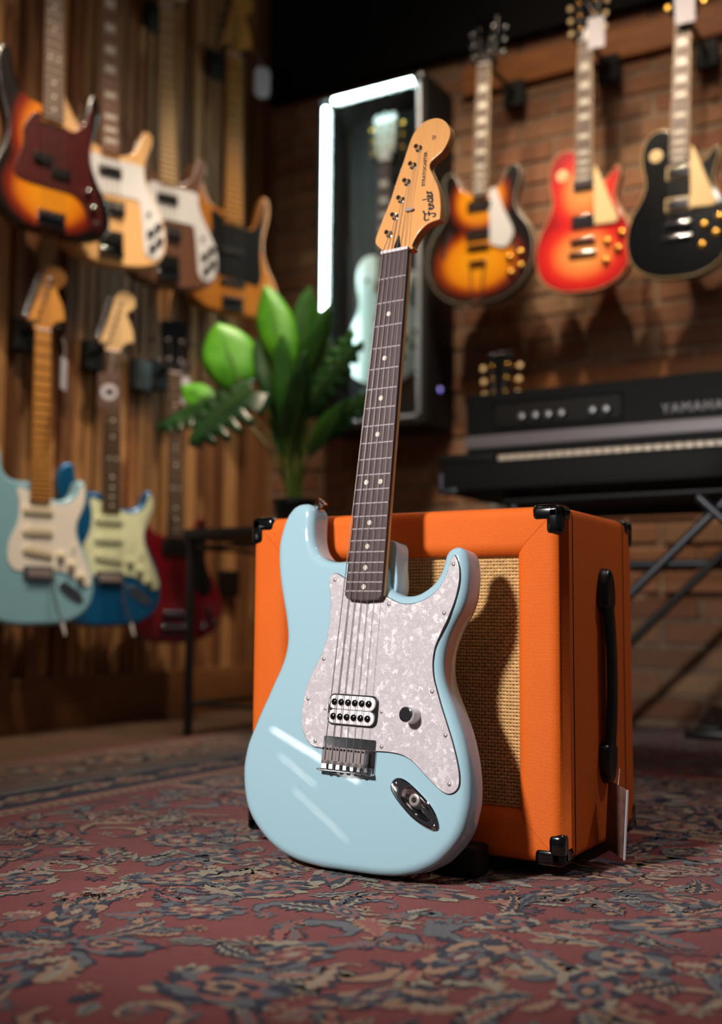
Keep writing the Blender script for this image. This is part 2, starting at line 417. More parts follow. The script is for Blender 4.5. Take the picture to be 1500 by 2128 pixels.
def text_mesh(body, size, ext, mat, name, parent, mtx, shear=0, spacing=1.0, bold=0):
    cu = bpy.data.curves.new(name, 'FONT'); cu.body = body; cu.size = size; cu.extrude = ext; cu.shear = shear; cu.space_character = spacing; cu.offset = bold
    o = bpy.data.objects.new('tmp', cu); COL.objects.link(o)
    bpy.context.view_layer.update()
    me = bpy.data.meshes.new_from_object(o.evaluated_get(bpy.context.evaluated_depsgraph_get()))
    bpy.data.objects.remove(o); bpy.data.curves.remove(cu)
    me.name = name; me.materials.clear(); me.materials.append(M[mat])
    r = link(bpy.data.objects.new(name, me), parent); r.matrix_local = mtx; return r

# ------------------------------------------------------------------ setting
XL, YB = -2.40, 3.45           # slatted wall plane, brick wall plane
fl = MB().box(XL-.1, 2.2, -1.6, YB+.1, -.06, -.028).build('floor', 'skirt'); tag(fl, kind='structure')
y = -1.5
while y < YB:
    xo = XL-.05-RND.random()*.8
    while xo < 2.1:
        L = 1.5+RND.random()*.6
        x0 = max(xo, XL-.05); x1 = min(xo+L-.003, 2.15)
        if x1-x0 > .05 and x0 < -1.7: MB().box(x0, x1, y, y+.137, -.028, -.0180+RND.random()*.0008).build('floor_plank', 'plank', fl, None)
        elif x1-x0 > .05: MB().box(x0, x1, y, y+.137, -.028, -.0180).build('floor_plank', 'plank', fl, None)
        xo += L
    y += .14
ce = MB().box(XL-.1, 2.2, -1.6, YB+.1, 3.3, 3.35).build('ceiling', 'black_wall'); tag(ce, kind='structure')
wl = MB().box(XL-.08, XL-.026, .6, YB, -.02, 3.3).build('wall_left', 'black_wall'); tag(wl, kind='structure')
y = .8
while y < YB-.01:
    w = min(RND.choice([.036, .044, .05, .058, .066]), YB-y)
    d = RND.choice([0, .004, .009, .014])
    b = MB(); n = 7; zs = np.linspace(.13, 3.25, n)
    a0 = [RND.uniform(0, .0025) for _ in zs]; a1 = [RND.uniform(0, .0025) for _ in zs]
    b.loft([[(-.024, a0[i], z), (-.024, w-.008-a1[i], z), (d, w-.009-a1[i], z), (d, a0[i]+.001, z)] for i, z in enumerate(zs)])
    o = b.build('timber_slat', 'slat', wl, 30); o.location = (XL, y, 0)
    y += w
sk = MB().rbox(XL-.026, XL+.018, .7, YB, -.018, .13, .003).build('baseboard_left', 'skirt'); tag(sk, kind='structure')
wb = MB().box(XL-.08, 1.6, YB+.003, YB+.1, -.02, 3.3).build('wall_back', 'mortar'); tag(wb, kind='structure')
def brick_mesh(L, seed):
    r = random.Random(seed); j = lambda: r.uniform(-.0025, .0025)
    b = MB(); f = .006
    V = []
    for (yy, ins) in ((.03, 0), (-.002, 0), (-.011, f)):
        for sx, sz in ((-1, -1), (1, -1), (1, 1), (-1, 1)): V.append((sx*(L/2-ins)+j(), yy+j()*.6, sz*(.0325-ins)+j()))
    F = [(0, 1, 5, 4), (1, 2, 6, 5), (2, 3, 7, 6), (3, 0, 4, 7), (4, 5, 9, 8), (5, 6, 10, 9), (6, 7, 11, 10), (7, 4, 8, 11), (8, 9, 10, 11)]
    return b.add(V, F).mesh('brick', 'brick', 25)
full = [brick_mesh(.213, i) for i in range(6)]; half = [brick_mesh(.1, 20+i) for i in range(3)]
row = 0; z = .035
stuffb = MB()
while z < 2.26:
    x = XL+.05+(.1125 if row % 2 else 0)
    if row % 2:
        o = link(bpy.data.objects.new('brick', RND.choice(half)), wb); o.location = (XL+.05, YB+.008+RND.uniform(-.003, .003), z)
        x = XL+.05+.168
    else: x = XL+.11
    while x < .35:
        if x < -.3:
            o = link(bpy.data.objects.new('brick', RND.choice(full)), wb); o.location = (x, YB+.008+RND.uniform(-.004, .003), z)
        else: stuffb.box(x-.106, x+.106, YB+.0, YB+.03, z-.032, z+.032)
        x += .225
    z += .076; row += 1
tag(stuffb.build('brick_course', 'brick', wb, None), kind='stuff')
sf = MB().rbox(XL, 1.6, YB-.05, YB+.012, 2.255, 3.3, .002).build('trim_3', 'black_wall'); tag(sf, kind='structure')
tb = MB().rbox(-2.05+.45, 1.6, YB-.03, YB+.01, 2.10, 2.20, .004).build('trim_1', 'beam'); tag(tb, kind='structure')
lb = MB().rbox(-1.60, 1.6, YB-.034, YB+.01, 1.045, 1.095, .004).build('trim_2', 'beam'); tag(lb, kind='structure')

# ------------------------------------------------------------------ rug
class Pat:
    def __init__(s): s.d = {}
    def g(s, c): return s.d.setdefault(c, ([], []))
    def fan(s, c, P, layer, ctr=None):
        V, F = s.g(c); b = len(V); z = layer*.00008
        m = np.mean(P, 0) if ctr is None else ctr
        V.append((m[0], m[1], z)); V += [(p[0], p[1], z) for p in P]; n = len(P)
        F += [(b, b+1+i, b+1+(i+1) % n) for i in range(n)]
    def strip(s, c, path, w, layer):
        V, F = s.g(c); b = len(V); z = layer*.00008; P = np.asarray(path); n = len(P)
        t = np.gradient(P, axis=0); t /= np.linalg.norm(t, axis=1)[:, None]+1e-9
        nr = np.stack([-t[:, 1], t[:, 0]], 1); w = np.broadcast_to(w, n)
        for i in range(n):
            a, q = P[i]+nr[i]*w[i]/2, P[i]-nr[i]*w[i]/2
            V += [(a[0], a[1], z), (q[0], q[1], z)]
        F += [(b+2*i, b+2*i+1, b+2*i+3, b+2*i+2) for i in range(n-1)]
    def rect(s, c, x0, x1, y0, y1, layer):
        V, F = s.g(c); b = len(V); z = layer*.00008
        V += [(x0, y0, z), (x1, y0, z), (x1, y1, z), (x0, y1, z)]; F.append((b, b+1, b+2, b+3))
PT = Pat(); rr = np.random.RandomState(11)
def rot2(P, a): c, s_ = math.cos(a), math.sin(a); return P @ np.array([[c, s_], [-s_, c]])
def palmette(c, s, a, cols):
    th = np.linspace(0, 2*PI, 72, endpoint=False); lobes = rr.choice([5, 6, 7, 9]); ex = rr.uniform(1.1, 2.0); sk = rr.uniform(-.35, .35); ph = rr.uniform(0, 6)
    for k, (sc, col) in enumerate(zip((1, .86, .66, .5, .34, .18), cols)):
        r = s*sc*(.62+.30*np.abs(np.cos(lobes*th/2+k*.9))+.14*np.sin(2*th+ph))*(1+sk*np.cos(th))*(1+rr.uniform(-.10, .10, 72))
        P = np.stack([r*np.cos(th)*ex, r*np.sin(th)], 1); PT.fan(col, rot2(P, a)+c, 5+k)
def leaf2(c, L, wd, a, bend, c1, c2, c3=None):
    t = np.linspace(0, 1, 24); sp = np.stack([t*L, bend*L*(t-.0)**2], 1)
    w = wd*np.sin(PI*t**.75)**.8*(1+.28*np.sign(np.sin(t*34+rr.uniform(0, 6))))*(1+rr.uniform(-.16, .16, 24))
    PT.strip(c1, rot2(sp, a)+c, w+wd*.34*np.sin(PI*t), 2); PT.strip(c2, rot2(sp, a)+c, w*.78, 3)
    if c3: PT.strip(c3, rot2(sp, a)+c, w*.34, 4)
def scroll(c, R, a, turns, c1, c2, wd):
    t = np.linspace(0, 1, 44); th = a+turns*2*PI*t; r = R*(1-.78*t)
    P = np.stack([r*np.cos(th), r*np.sin(th)], 1)+c
    w = wd*(.25+np.sin(PI*np.minimum(1, t*1.15+.1))**.7)*(1+.3*np.sin(t*36))*(1+rr.uniform(-.15, .15, 44))
    PT.strip(c1, P, w*1.5, 0.5); PT.strip(c2, P, w, 1.5)
def rosette(c, s, col, col2, k=6):
    th = np.linspace(0, 2*PI, 30, endpoint=False); r = s*(.7+.3*np.cos(k*th))*(1+rr.uniform(-.14, .14, 30))
    P = np.stack([r*np.cos(th), r*np.sin(th)*rr.uniform(.7, 1.2)], 1); PT.fan(col, P*1.25+c, 3.2); PT.fan(col2, P*.6+c, 4.2)
RX0, RX1, RY0, RY1 = -1.885, 1.45, -1.1, 3.30
FX = -1.375
sets = [('navy', 'slate', 'tan', 'navy', 'rose', 'beige'), ('navy', 'slate', 'rose', 'navy', 'tan', 'navy'), ('slate', 'navy', 'tan', 'wine', 'rose', 'beige'), ('navy', 'tan', 'navy', 'slate', 'wine', 'beige'), ('beige', 'navy', 'rose', 'slate', 'navy', 'tan')]
def inview(x, y): return y > .25 and x > -1.4*y/1.0*.95-.35 and x < -.08*y+.3
def field(x, y):
    pool = sets[rr.randint(len(sets))]; s = rr.uniform(.022, .046)
    palmette(np.array((x, y)), s, rr.uniform(0, PI), pool)
    for k in range(rr.randint(3, 6)):
        a = rr.uniform(0, 2*PI); d = s*rr.uniform(.9, 1.4)
        leaf2(np.array((x+d*math.cos(a), y+d*math.sin(a))), rr.uniform(.04, .09), rr.uniform(.015, .028), a+rr.uniform(-.8, .8), rr.uniform(-.8, .8), rr.choice(['navy', 'navy', 'slate', 'tan']), rr.choice(['slate', 'tan', 'tan', 'rose', 'beige', 'beige']), rr.choice(['navy', 'beige', 'rose', 'slate']))
    for k in range(rr.randint(0, 3)):
        a = rr.uniform(0, 2*PI)
        scroll(np.array((x+.08*math.cos(a), y+.08*math.sin(a))), rr.uniform(.025, .055), rr.uniform(0, 6), rr.choice([-1, 1])*rr.uniform(.6, 1.1), 'navy', rr.choice(['slate', 'taupe', 'tan', 'slate', 'beige']), rr.uniform(.008, .014))
g = .135
for i in range(int((RX1-FX)/g)+1):
    for j in range(int((RY1-RY0)/g)+1):
        x = FX+.09+i*g+rr.uniform(-.03, .03); y = RY0+.06+(j+.5*(i % 2))*g+rr.uniform(-.03, .03)
        if x < RX1-.06 and y < RY1-.06 and inview(x, y): field(x, y)
n = 0
while n < 2100:
    x = rr.uniform(FX+.03, RX1-.03); y = rr.uniform(.2, RY1-.03)
    if not inview(x, y): continue
    n += 1; q = rr.rand()
    if q < .5: rosette(np.array((x, y)), rr.uniform(.006, .017), rr.choice(['beige', 'tan', 'slate', 'navy']), rr.choice(['navy', 'rose', 'wine']), rr.choice([5, 6, 8]))
    elif q < .97: leaf2(np.array((x, y)), rr.uniform(.02, .055), rr.uniform(.009, .018), rr.uniform(0, 2*PI), rr.uniform(-.8, .8), rr.choice(['navy', 'slate', 'beige', 'wine']), rr.choice(['tan', 'beige', 'slate', 'navy']))
    else: scroll(np.array((x, y)), rr.uniform(.02, .04), rr.uniform(0, 6), rr.choice([-1, 1])*1.1, 'navy', rr.choice(['beige', 'tan']), .006)
# left border bands
Y0, Y1 = .3, RY1
for c, a, b in (('rose', -1.885, -1.872), ('navy', -1.872, -1.862), ('taupe', -1.862, -1.555), ('slate', -1.575, -1.558), ('beige', -1.558, -1.545), ('navy', -1.545, -1.425), ('rose', -1.425, -1.415), ('tan', -1.415, -1.380)):
    PT.rect(c, a, b, Y0, Y1, .3 if c != 'slate' else .45)
y = Y0
while y < Y1:
    PT.rect('navy', -1.40, -1.388, y, y+.012, 1); y += .024
y = Y0+.05
while y < Y1:
    palmette(np.array((-1.485, y)), .036, PI/2, ('beige', 'tan', 'rose', 'navy', 'beige', 'wine'))
    leaf2(np.array((-1.475, y+.06)), .07, .022, PI/2+rr.uniform(-.5, .5), .3, 'tan', 'rose', 'navy'); y += .135
y = Y0+.06
while y < Y1:
    palmette(np.array((-1.705, y)), .062, rr.uniform(0, PI), ('navy', 'beige', 'slate', 'rose', 'tan', 'navy'))
    for k in range(5): leaf2(np.array((-1.705+rr.uniform(-.11, .11), y+rr.uniform(-.1, .1))), rr.uniform(.05, .1), .016, rr.uniform(0, 6.3), rr.uniform(-.8, .8), 'navy', rr.choice(['beige', 'tan', 'slate']), 'rose')
    scroll(np.array((-1.63, y+.08)), .05, rr.uniform(0, 6), 1.1, 'navy', 'beige', .008); scroll(np.array((-1.80, y-.05)), .04, rr.uniform(0, 6), -1.1, 'slate', 'tan', .008)
    y += .19
# cross band at the back of the field
for c, a, b in (('tan', 1.66, 1.69), ('navy', 1.69, 1.80), ('beige', 1.80, 1.812), ('taupe', 1.812, 2.20), ('navy', 2.20, 2.22)):
    PT.rect(c, FX, RX1-.02, a, b, .35)
x = FX+.06
while x < RX1-.08:
    if x < .8:
        palmette(np.array((x, 1.745)), .036, 0, ('beige', 'tan', 'rose', 'navy', 'beige', 'wine')); leaf2(np.array((x+.05, 1.745)), .07, .02, rr.uniform(-.3, .3), .3, 'tan', 'rose', 'navy')
        palmette(np.array((x, 2.0)), .06, rr.uniform(0, 3), ('navy', 'beige', 'slate', 'rose', 'tan', 'navy'))
    x += .14
rug = thing('persian_rug', 'worn red and navy floral rug spread under the orange cabinet', 'rug', ((RX0+RX1)/2, 1, -.0170))
def rugpart(name, mb, mat, kind=None):
    o = mb.build(name, mat, rug, None); o.location = (-(RX0+RX1)/2, -1, .009)
    if kind: o['kind'] = kind
rugpart('pile', MB().rbox(RX0, RX1, RY0, RY1, -.009, 0, .003, .002), 'wool_red')
for c, (V, F) in PT.d.items():
    me = bpy.data.meshes.new(c+'_motifs'); me.from_pydata(V, [], F); me.materials.append(M['wool_'+c]); me.update()
    o = link(bpy.data.objects.new(c+'_motifs', me), rug); o.location = (-(RX0+RX1)/2, -1, .0095); o['kind'] = 'stuff'
#@@PART2
# ------------------------------------------------------------------ guitar library (millimetres; origin at the saddle line, x to the treble side, y to the head, z out of the face)
STRAT = [(-111.0, 311.7), (-121.1, 314.1), (-134.1, 312.0), (-143.1, 305.0), (-150.1, 294.5), (-155.3, 277.3), (-158.1, 260.1), (-157.1, 244.1), (-153.5, 223.0), (-147.5, 200.7), (-140.6, 179.9), (-133.9, 160.7), (-129.1, 142.8), (-127.3, 132.7), (-126.9, 120.0), (-129.1, 106.0), (-134.3, 90.6), (-141.9, 73.8), (-149.9, 54.5), (-159.3, 33.8), (-167.2, 13.1), (-174.4, -6.2), (-177.5, -25.2), (-177.8, -42.6), (-173.0, -66.9), (-165.2, -86.9), (-154.9, -101.5), (-139.9, -115.4), (-123.9, -126.6), (-107.0, -135.0), (-89.1, -140.9), (-67.2, -144.9), (-37.0, -146.8), (-7.9, -146.4), (20.5, -145.5), (50.0, -144.2), (77.6, -140.4), (97.3, -134.9), (110.0, -129.3), (125.0, -120.6), (135.8, -110.5), (146.3, -98.3), (155.3, -83.1), (160.2, -65.1), (162.4, -48.6), (161.7, -32.2), (160.5, -21.4), (157.2, -5.1), (151.9, 13.3), (144.4, 32.9), (134.9, 52.5), (127.1, 66.9), (119.8, 81.4), (115.4, 93.9), (113.3, 105.4), (113.2, 119.4), (115.4, 132.3), (119.1, 144.8), (126.1, 160.2), (133.1, 173.5), (137.5, 188.8), (139.0, 209.3), (138.2, 224.8), (135.6, 236), (131.0, 245.7), (122.5, 250.5), (113.5, 248.6), (106.9, 242.5), (104.4, 233.3), (100.8, 219.9), (93.6, 207.6), (82.5, 198.3), (68.7, 191.5), (52.9, 189.8), (40.4, 192.3), (30.5, 197.9), (26, 206), (24, 222), (10, 232), (-20, 234), (-41.3, 235), (-52, 234), (-65, 234.6), (-77, 237.5), (-87, 243.5), (-96, 254), (-101, 267), (-103.2, 282), (-104.0, 296), (-105.5, 305)]
HEAD = [(-21.5, 650), (-23, 655), (-28.0, 660.1), (-34.5, 666.0), (-37.6, 671.7), (-37.3, 678.4), (-33.8, 689.8), (-26.4, 709.0), (-19.0, 729.2), (-14.7, 745.1), (-10.0, 761.9), (-5.2, 776.7), (-1.0, 791.0), (3.9, 808.7), (9.9, 822.6), (19.3, 831.7), (29.2, 835.9), (41.3, 836.2), (51.7, 832.4), (61.4, 823.8), (67.3, 812.8), (67.9, 802.5), (64.2, 792.2), (58.1, 783.5), (48.7, 777.3), (41.2, 771.6), (39.8, 765.4), (43.6, 757.1), (49.6, 745.6), (55.7, 733.2), (59.9, 719.5), (62.7, 704.3), (63.2, 692.9), (63.2, 686.5), (61.8, 684.9), (54.3, 684.4), (44.6, 682.0), (37.0, 677.0), (30.5, 670.2), (26.0, 663.0), (23, 656.0), (21.5, 650)]
GUARD = [(-37.0, 210.5), (-44.3, 214.3), (-53.8, 217.1), (-60.3, 213.1), (-61.3, 204.3), (-58.5, 191.8), (-55.9, 180.5), (-54.9, 155.7), (-56.8, 133.4), (-59.5, 123.5), (-64.0, 109.8), (-71.4, 94.8), (-78.6, 78.5), (-83.3, 59.9), (-85.0, 42.8), (-84.0, 25.9), (-79.7, 14.1), (-72.2, 3.9), (-62.2, -2.5), (-51.5, -3.6), (-40, -3.3), (0, -2), (37.1, -0.8), (49.6, -0.4), (64.9, -1.2), (78.9, -4.5), (91.7, -11.7), (104.6, -21.6), (117.3, -30.8), (122.9, -34.6), (131.1, -39.1), (138.9, -40.5), (146.3, -37.6), (150.9, -31.2), (151.2, -23.1), (149.6, -13.5), (144.9, 1.3), (138.2, 18.2), (129.4, 37.4), (119.7, 58.0), (111.3, 77.7), (105.9, 92.2), (103.5, 106.9), (103.7, 118.7), (105.7, 129.6), (112.3, 145.8), (120.1, 163.0), (127.4, 184.1), (131.0, 204.2), (130.3, 220.4), (126.7, 231.6), (122.4, 238.5), (119.8, 237.5), (117.8, 231.7), (114.9, 220.5), (108.2, 204.2), (97.6, 192.0), (86.4, 184.8), (74.9, 180.3), (63.0, 178.4), (50.8, 179.1), (39.3, 182.8), (27.6, 187.6)]
JACK = [(69.7, -29.0), (82.2, -32.6), (99.4, -43.5), (113.5, -54.0), (123.8, -65.9), (129.0, -78.2), (125.4, -83.5), (113.6, -82.4), (94.4, -74.7), (75.7, -61.5), (62.1, -48.5), (57.8, -40.0), (61.7, -31.8)]
MM = .001
def dsec(y, w, zt, depth, n=12):
    return [(-w/2, y, zt)]+[(-w/2*math.cos(PI*k/n), y, zt-2.0-(depth-2.0)*math.sin(PI*k/n)**.75) for k in range(n+1)]+[(w/2, y, zt)]
def fretpos(scale, i): return scale*2**(-i/12.)
def neck_parts(root, scale, w0, w1, nf, yend, ztop, neckmat, boardmat, inlay='dot', single_frets=False, fretmat='chrome', heel=None, binding=None, xs=0):
    wid = lambda y: w0+(w1-w0)*(scale-y)/(scale-yend)
    zb = ztop-5.5
    ys = np.linspace(scale+4, heel if heel is not None else yend, 10)
    b = MB(MM); b.loft([dsec(y, wid(y)-.4, zb+.2, 15.5 if y < scale-3 else 12) for y in ys]); b.build('neck', neckmat, root)
    e = wid(yend)
    P = [(-w0/2, scale), (-e/2, yend+4), (-e/2+4, yend-1), (0, yend-3), (e/2-4, yend-1), (e/2, yend+4), (w0/2, scale)]
    fb = MB(MM).slab(P, zb, ztop, .8, 0, 2).build('fretboard', boardmat, root)
    if binding:
        bb = MB(MM)
        for s in (-1, 1): bb.tube([(s*w0/2, scale, ztop-2.5), (s*e/2, yend+3, ztop-2.5)], 1.4, 6)
        bb.build('neck_binding', binding, root)
    if single_frets:
        me = MB(MM).add([(-.5, -1.2, 0), (-.5, 1.2, 0), (-.5, .6, 1.1), (-.5, -.6, 1.1), (.5, -1.2, 0), (.5, 1.2, 0), (.5, .6, 1.1), (.5, -.6, 1.1)], [(0, 1, 2, 3), (7, 6, 5, 4), (1, 5, 6, 2), (2, 6, 7, 3), (3, 7, 4, 0)]).mesh('fret', fretmat, 20)
        for i in range(1, nf+1):
            y = fretpos(scale, i); o = link(bpy.data.objects.new('fret', me), fb); o.location = (0, y*MM, ztop*MM); o.scale = (wid(y)+.2, 1, 1)
    else:
        b = MB(MM)
        for i in range(1, nf+1):
            y = fretpos(scale, i); w = wid(y)/2; b.box(-w, w, y-1.2, y+1.2, ztop, ztop+1.2)
        o = b.build('frets', fretmat, fb, None); o['kind'] = 'stuff'
    marks = [i for i in (3, 5, 7, 9, 12, 15, 17, 19, 21, 24) if i <= nf]
    if inlay:
        cb = MB(MM)
        for i in marks:
            y = (fretpos(scale, i)+fretpos(scale, i-1))/2; h = fretpos(scale, i-1)-fretpos(scale, i); w = wid(y)
            if inlay == 'dot':
                xsn = (-w*.21, w*.21) if i == 12 else (0,)
                for x in xsn:
                    q = MB(MM).slab(circ(x, y, 3.3, 18), ztop-.5, ztop+.15)
                    if single_frets: q.build('inlay_dot', 'inlay', fb)
                    else: cb.slab(circ(x, y, 3.6, 12), ztop-.5, ztop+.2)
            elif inlay == 'block': cb.box(-w*.33, w*.33, y-h*.3, y+h*.3, ztop-.5, ztop+.2)
            else: cb.slab([(-w*.36, y-h*.3), (w*.36, y-h*.3), (w*.30, y+h*.3), (-w*.30, y+h*.3)], ztop-.5, ztop+.2)
        if not (inlay == 'dot' and single_frets):
            o = cb.build('inlays', 'inlay', fb); o['kind'] = 'stuff'
    MB(MM).rbox(-w0/2-.2, w0/2+.2, scale, scale+4.5, zb, ztop+1.8, .8, .6).build('nut', 'bone', root)
    return wid
def pickup(root, x, y, w, h, style, z0=0, ang=0):
    T = Matrix.Translation((x, y, 0)) @ Matrix.Rotation(math.radians(ang), 4, 'Z')
    def mb(): q = MB(MM); q.T = T; return q
    if style in ('single_white', 'single_mint', 'single_black'):
        m = {'single_white': 'aged_white', 'single_mint': 'mint', 'single_black': 'black_plastic'}[style]
        p = mb().rbox(-w/2, w/2, -h/2, h/2, z0, z0+6, h*.42, 1.2).build('pickup', m, root)
        q = mb()
        for k in range(6): q.cyl((-w*.36+k*w*.144, 0, z0+5.5), (-w*.36+k*w*.144, 0, z0+7), 2.2, n=10)
        q.build('pole_pieces', 'nickel', p)
    elif style in ('chrome', 'chrome_cream', 'gold'):
        p = mb().rbox(-w/2-5, w/2+5, -h/2-5, h/2+5, z0, z0+4, 3, 1).build('pickup', 'cream' if style == 'chrome_cream' else 'black_plastic', root)
        mb().rbox(-w/2, w/2, -h/2, h/2, z0+3, z0+10, 3, 1.5).build('pickup_cover', 'gold' if style == 'gold' else 'chrome', p)
    elif style == 'split':
        for sx, sy in ((-1, 1), (1, -1)):
            p = mb().rbox(sx*26-27, sx*26+27, sy*14-13, sy*14+13, z0, z0+9, 4, 1.5).build('pickup', 'black_plastic', root)
    elif style == 'rick':
        p = mb().rbox(-w/2, w/2, -h/2, h/2, z0, z0+9, 3, 1.5).build('pickup', 'black_plastic', root)
        q = mb(); q.rbox(-w/2-3, -w/2+5, -h/2, h/2, z0, z0+14, 2, 1); q.rbox(w/2-5, w/2+3, -h/2, h/2, z0, z0+14, 2, 1); q.cyl((-w/2, 0, z0+12), (w/2, 0, z0+12), 4, n=8); q.build('pickup_cover', 'dark_chrome', p)
    return p
def tuner(root, post, out, metal, zt=6.5, btn='chrome', name='tuning_peg', L=31):
    b = MB(MM); x, y = post; d = Vector((out[0], out[1], 0)).normalized()
    b.lathe([(5.2, 0), (5.2, 1.2), (3.2, 1.8), (3.0, 8.2), (3.4, 8.6), (3.0, 9.4)], (x, y, zt), 14)
    zb = zt-20; p = Vector((x, y, zb))
    b.T = Matrix.Translation(p) @ Matrix.Rotation(math.atan2(d.y, d.x), 4, 'Z')
    b.rbox(-9, 9, -7, 7, -5, 6, 2.5, 1.5)
    b.cyl((8, 0, 0), (L-9, 0, 0), 2.2, n=8)
    o = b.build(name, metal, root)
    q = MB(MM); q.T = b.T
    q.slab([(L-9+9*math.cos(a)*.9+6, 9.5*math.sin(a)) for a in np.linspace(0, 2*PI, 18, endpoint=False)], -3.5, 3.5, 2.5, 2.5, 3)
    q.build('peg_button', btn, o); return o
def knob(root, x, y, r, h, mat, z0=2.5, name='control_knob'):
    return MB(MM).lathe([(r, 0), (r*1.02, 1), (r*.92, h*.6), (r*.86, h-1), (r*.7, h)], (x, y, z0), 20).build(name, mat, root)

# ------------------------------------------------------------------ pale blue guitar leaning on the cabinet
GM = Matrix(((0.99630725933373, 0.02316888210286086, -0.08267434850674982), (-0.08497661410779533, 0.12835714117698308, -0.988080674521897), (-0.012280881633117075, 0.9914573350432059, 0.12985196469571647)))
GT = Vector((-0.714647417895044, 1.2154395236785382, 0.14381713418868436))
hero = thing('electric_guitar', 'pale blue electric guitar with pearl pickguard leaning against the orange cabinet', 'guitar', GT, GM)
J = spl(JACK, 56)
B = spl(STRAT, 220)
body = MB(MM).slab(B, -44.5, 0, 11, 11, 7, hole=offset(ccw(J), -2.0)).build('body', 'daphne', hero, 50)
MB(MM).slab(spl([(-31, 225), (-31, 258), (-20, 262), (14, 262), (27, 258), (30, 235), (30, 190), (-31, 190)], 60), -44.4, -11, 2, 7, 4).build('neck_heel', 'daphne', body)
Gd = spl(GUARD, 240)
pg = MB(MM).slab(offset(ccw(Gd), .7), 0, 1.3, 0, 0).build('pickguard', 'black_plastic', hero); pg['label'] = 'black edged white pearl pickguard'
MB(MM).slab(Gd, 1.3, 2.5, .7, 0, 2).build('pearl_face', 'pearl', pg)
def screw(x, y, z, r, parent, mat='nickel'):
    b = MB(MM).lathe([(r, 0), (r*.92, r*.3), (r*.6, r*.5), (r*.1, r*.56)], (x, y, z), 12)
    return b.build('screw', mat, parent)
for x, y in [(-52.5, 208.6), (-58.4, 106.9), (-76.9, 55.4), (-59.1, 3.9), (41.5, 5.1), (139.1, -29.5), (129.1, 25.2), (106.0, 74.6), (114.3, 168.3), (122.0, 227.6), (33.9, 178.1)]:
    screw(x, y, 2.4, 2.7, pg)
wid = neck_parts(hero, 647.7, 42.4, 56.0, 21, 184, 12, 'maple_neck', 'rosewood', 'dot', True, 'fret', 188)
hd = MB(MM).slab(spl(HEAD, 150), -8.5, 6, 1.2, 1.5, 3).build('headstock', 'maple', hero)
# transition between headstock face and nut
MB(MM).slab([(-.5, 674), (1.8, 674), (4.6, 660), (4.8, 652), (-5.8, 652), (-5.4, 660)], 5.9, 6.3).build('truss_plug', 'black_plastic', hd)
posts = [(-14.3, 677.9), (-7.5, 702.1), (-0.1, 725.2), (7.2, 748.8), (14.2, 771.6), (21.0, 795.3)]
for p in posts: tuner(hd, p, (-.94, .35), 'chrome', 6, 'chrome')
tr = MB(MM).cyl((15.7, 706.6, 6), (15.7, 706.6, 10.5), 2.2, n=10); tr.rbox(9.5, 22, 704.5, 708.7, 9.5, 11.2, 1.2, .5); tr.build('string_tree', 'nickel', hd)
xb = -5.2
sx_b = [xb+(-26.5+k*10.6) for k in range(6)]; sx_n = [-17.3+k*6.92 for k in range(6)]
for k in range(6):
    r = (.62, .52, .42, .36, .3, .26)[k]
    px, py = posts[k]
    path = [(sx_b[k], -12, 12.0), (sx_b[k], -1.5, 17.2), (sx_n[k], 648, 14.0), (sx_n[k]*.9+px*.1, 654, 13.0), (px+2.6, py, 10)]
    if k >= 4: path.insert(4, (sx_n[k]*.55+15.7*.45+(k-4.5)*2, 706.6, 9.0))
    MB(MM).tube(path, r, 6).build('string', 'string_steel', hero)
# humbucker
pb = MB(MM).slab(rrect(-5.2, 45.2, 75, 38.5, 9, 5), 2.4, 4.4, .5, 0, 2).build('pickup', 'black_plastic', hero); pb['label'] = 'white twin coil pickup with black screws'
for yy in (54.0, 36.2):
    c = MB(MM).slab(rrect(-5.2, yy, 70, 17.3, 8.4, 6), 4, 7.5, 1.2, 0, 3).build('bobbin', 'white_plastic', pb)
for yy in (54.0, 36.2):
    for k in range(6):
        MB(MM).lathe([(4.4, 0), (4.4, .9), (3.9, 2.0), (2.8, 2.8), (1.5, 3.1), (1.3, 2.2)], (-31+k*10.35, yy, 7.3), 18).build('pole_screw', 'black_gloss', pb)
for x, y in ((-48.0, 44.5), (36.5, 46.1)): screw(x, y, 2.4, 2.2, pb)
# volume knob
kb = MB(MM).lathe([(10.4, 0), (10.4, 1.2), (9.4, 12), (9.2, 13.5)], (83, 45, 2.5), 32).build('volume_knob', 'white_plastic', hero)
MB(MM).lathe([(9.3, 13.3), (9.3, 17), (8.8, 18), (7.6, 18.3), (7.2, 17.7), (2, 17.7)], (83, 45, 2.5), 32).build('knob_cap', 'chrome', kb); kb['label'] = 'white volume knob with chrome cap'
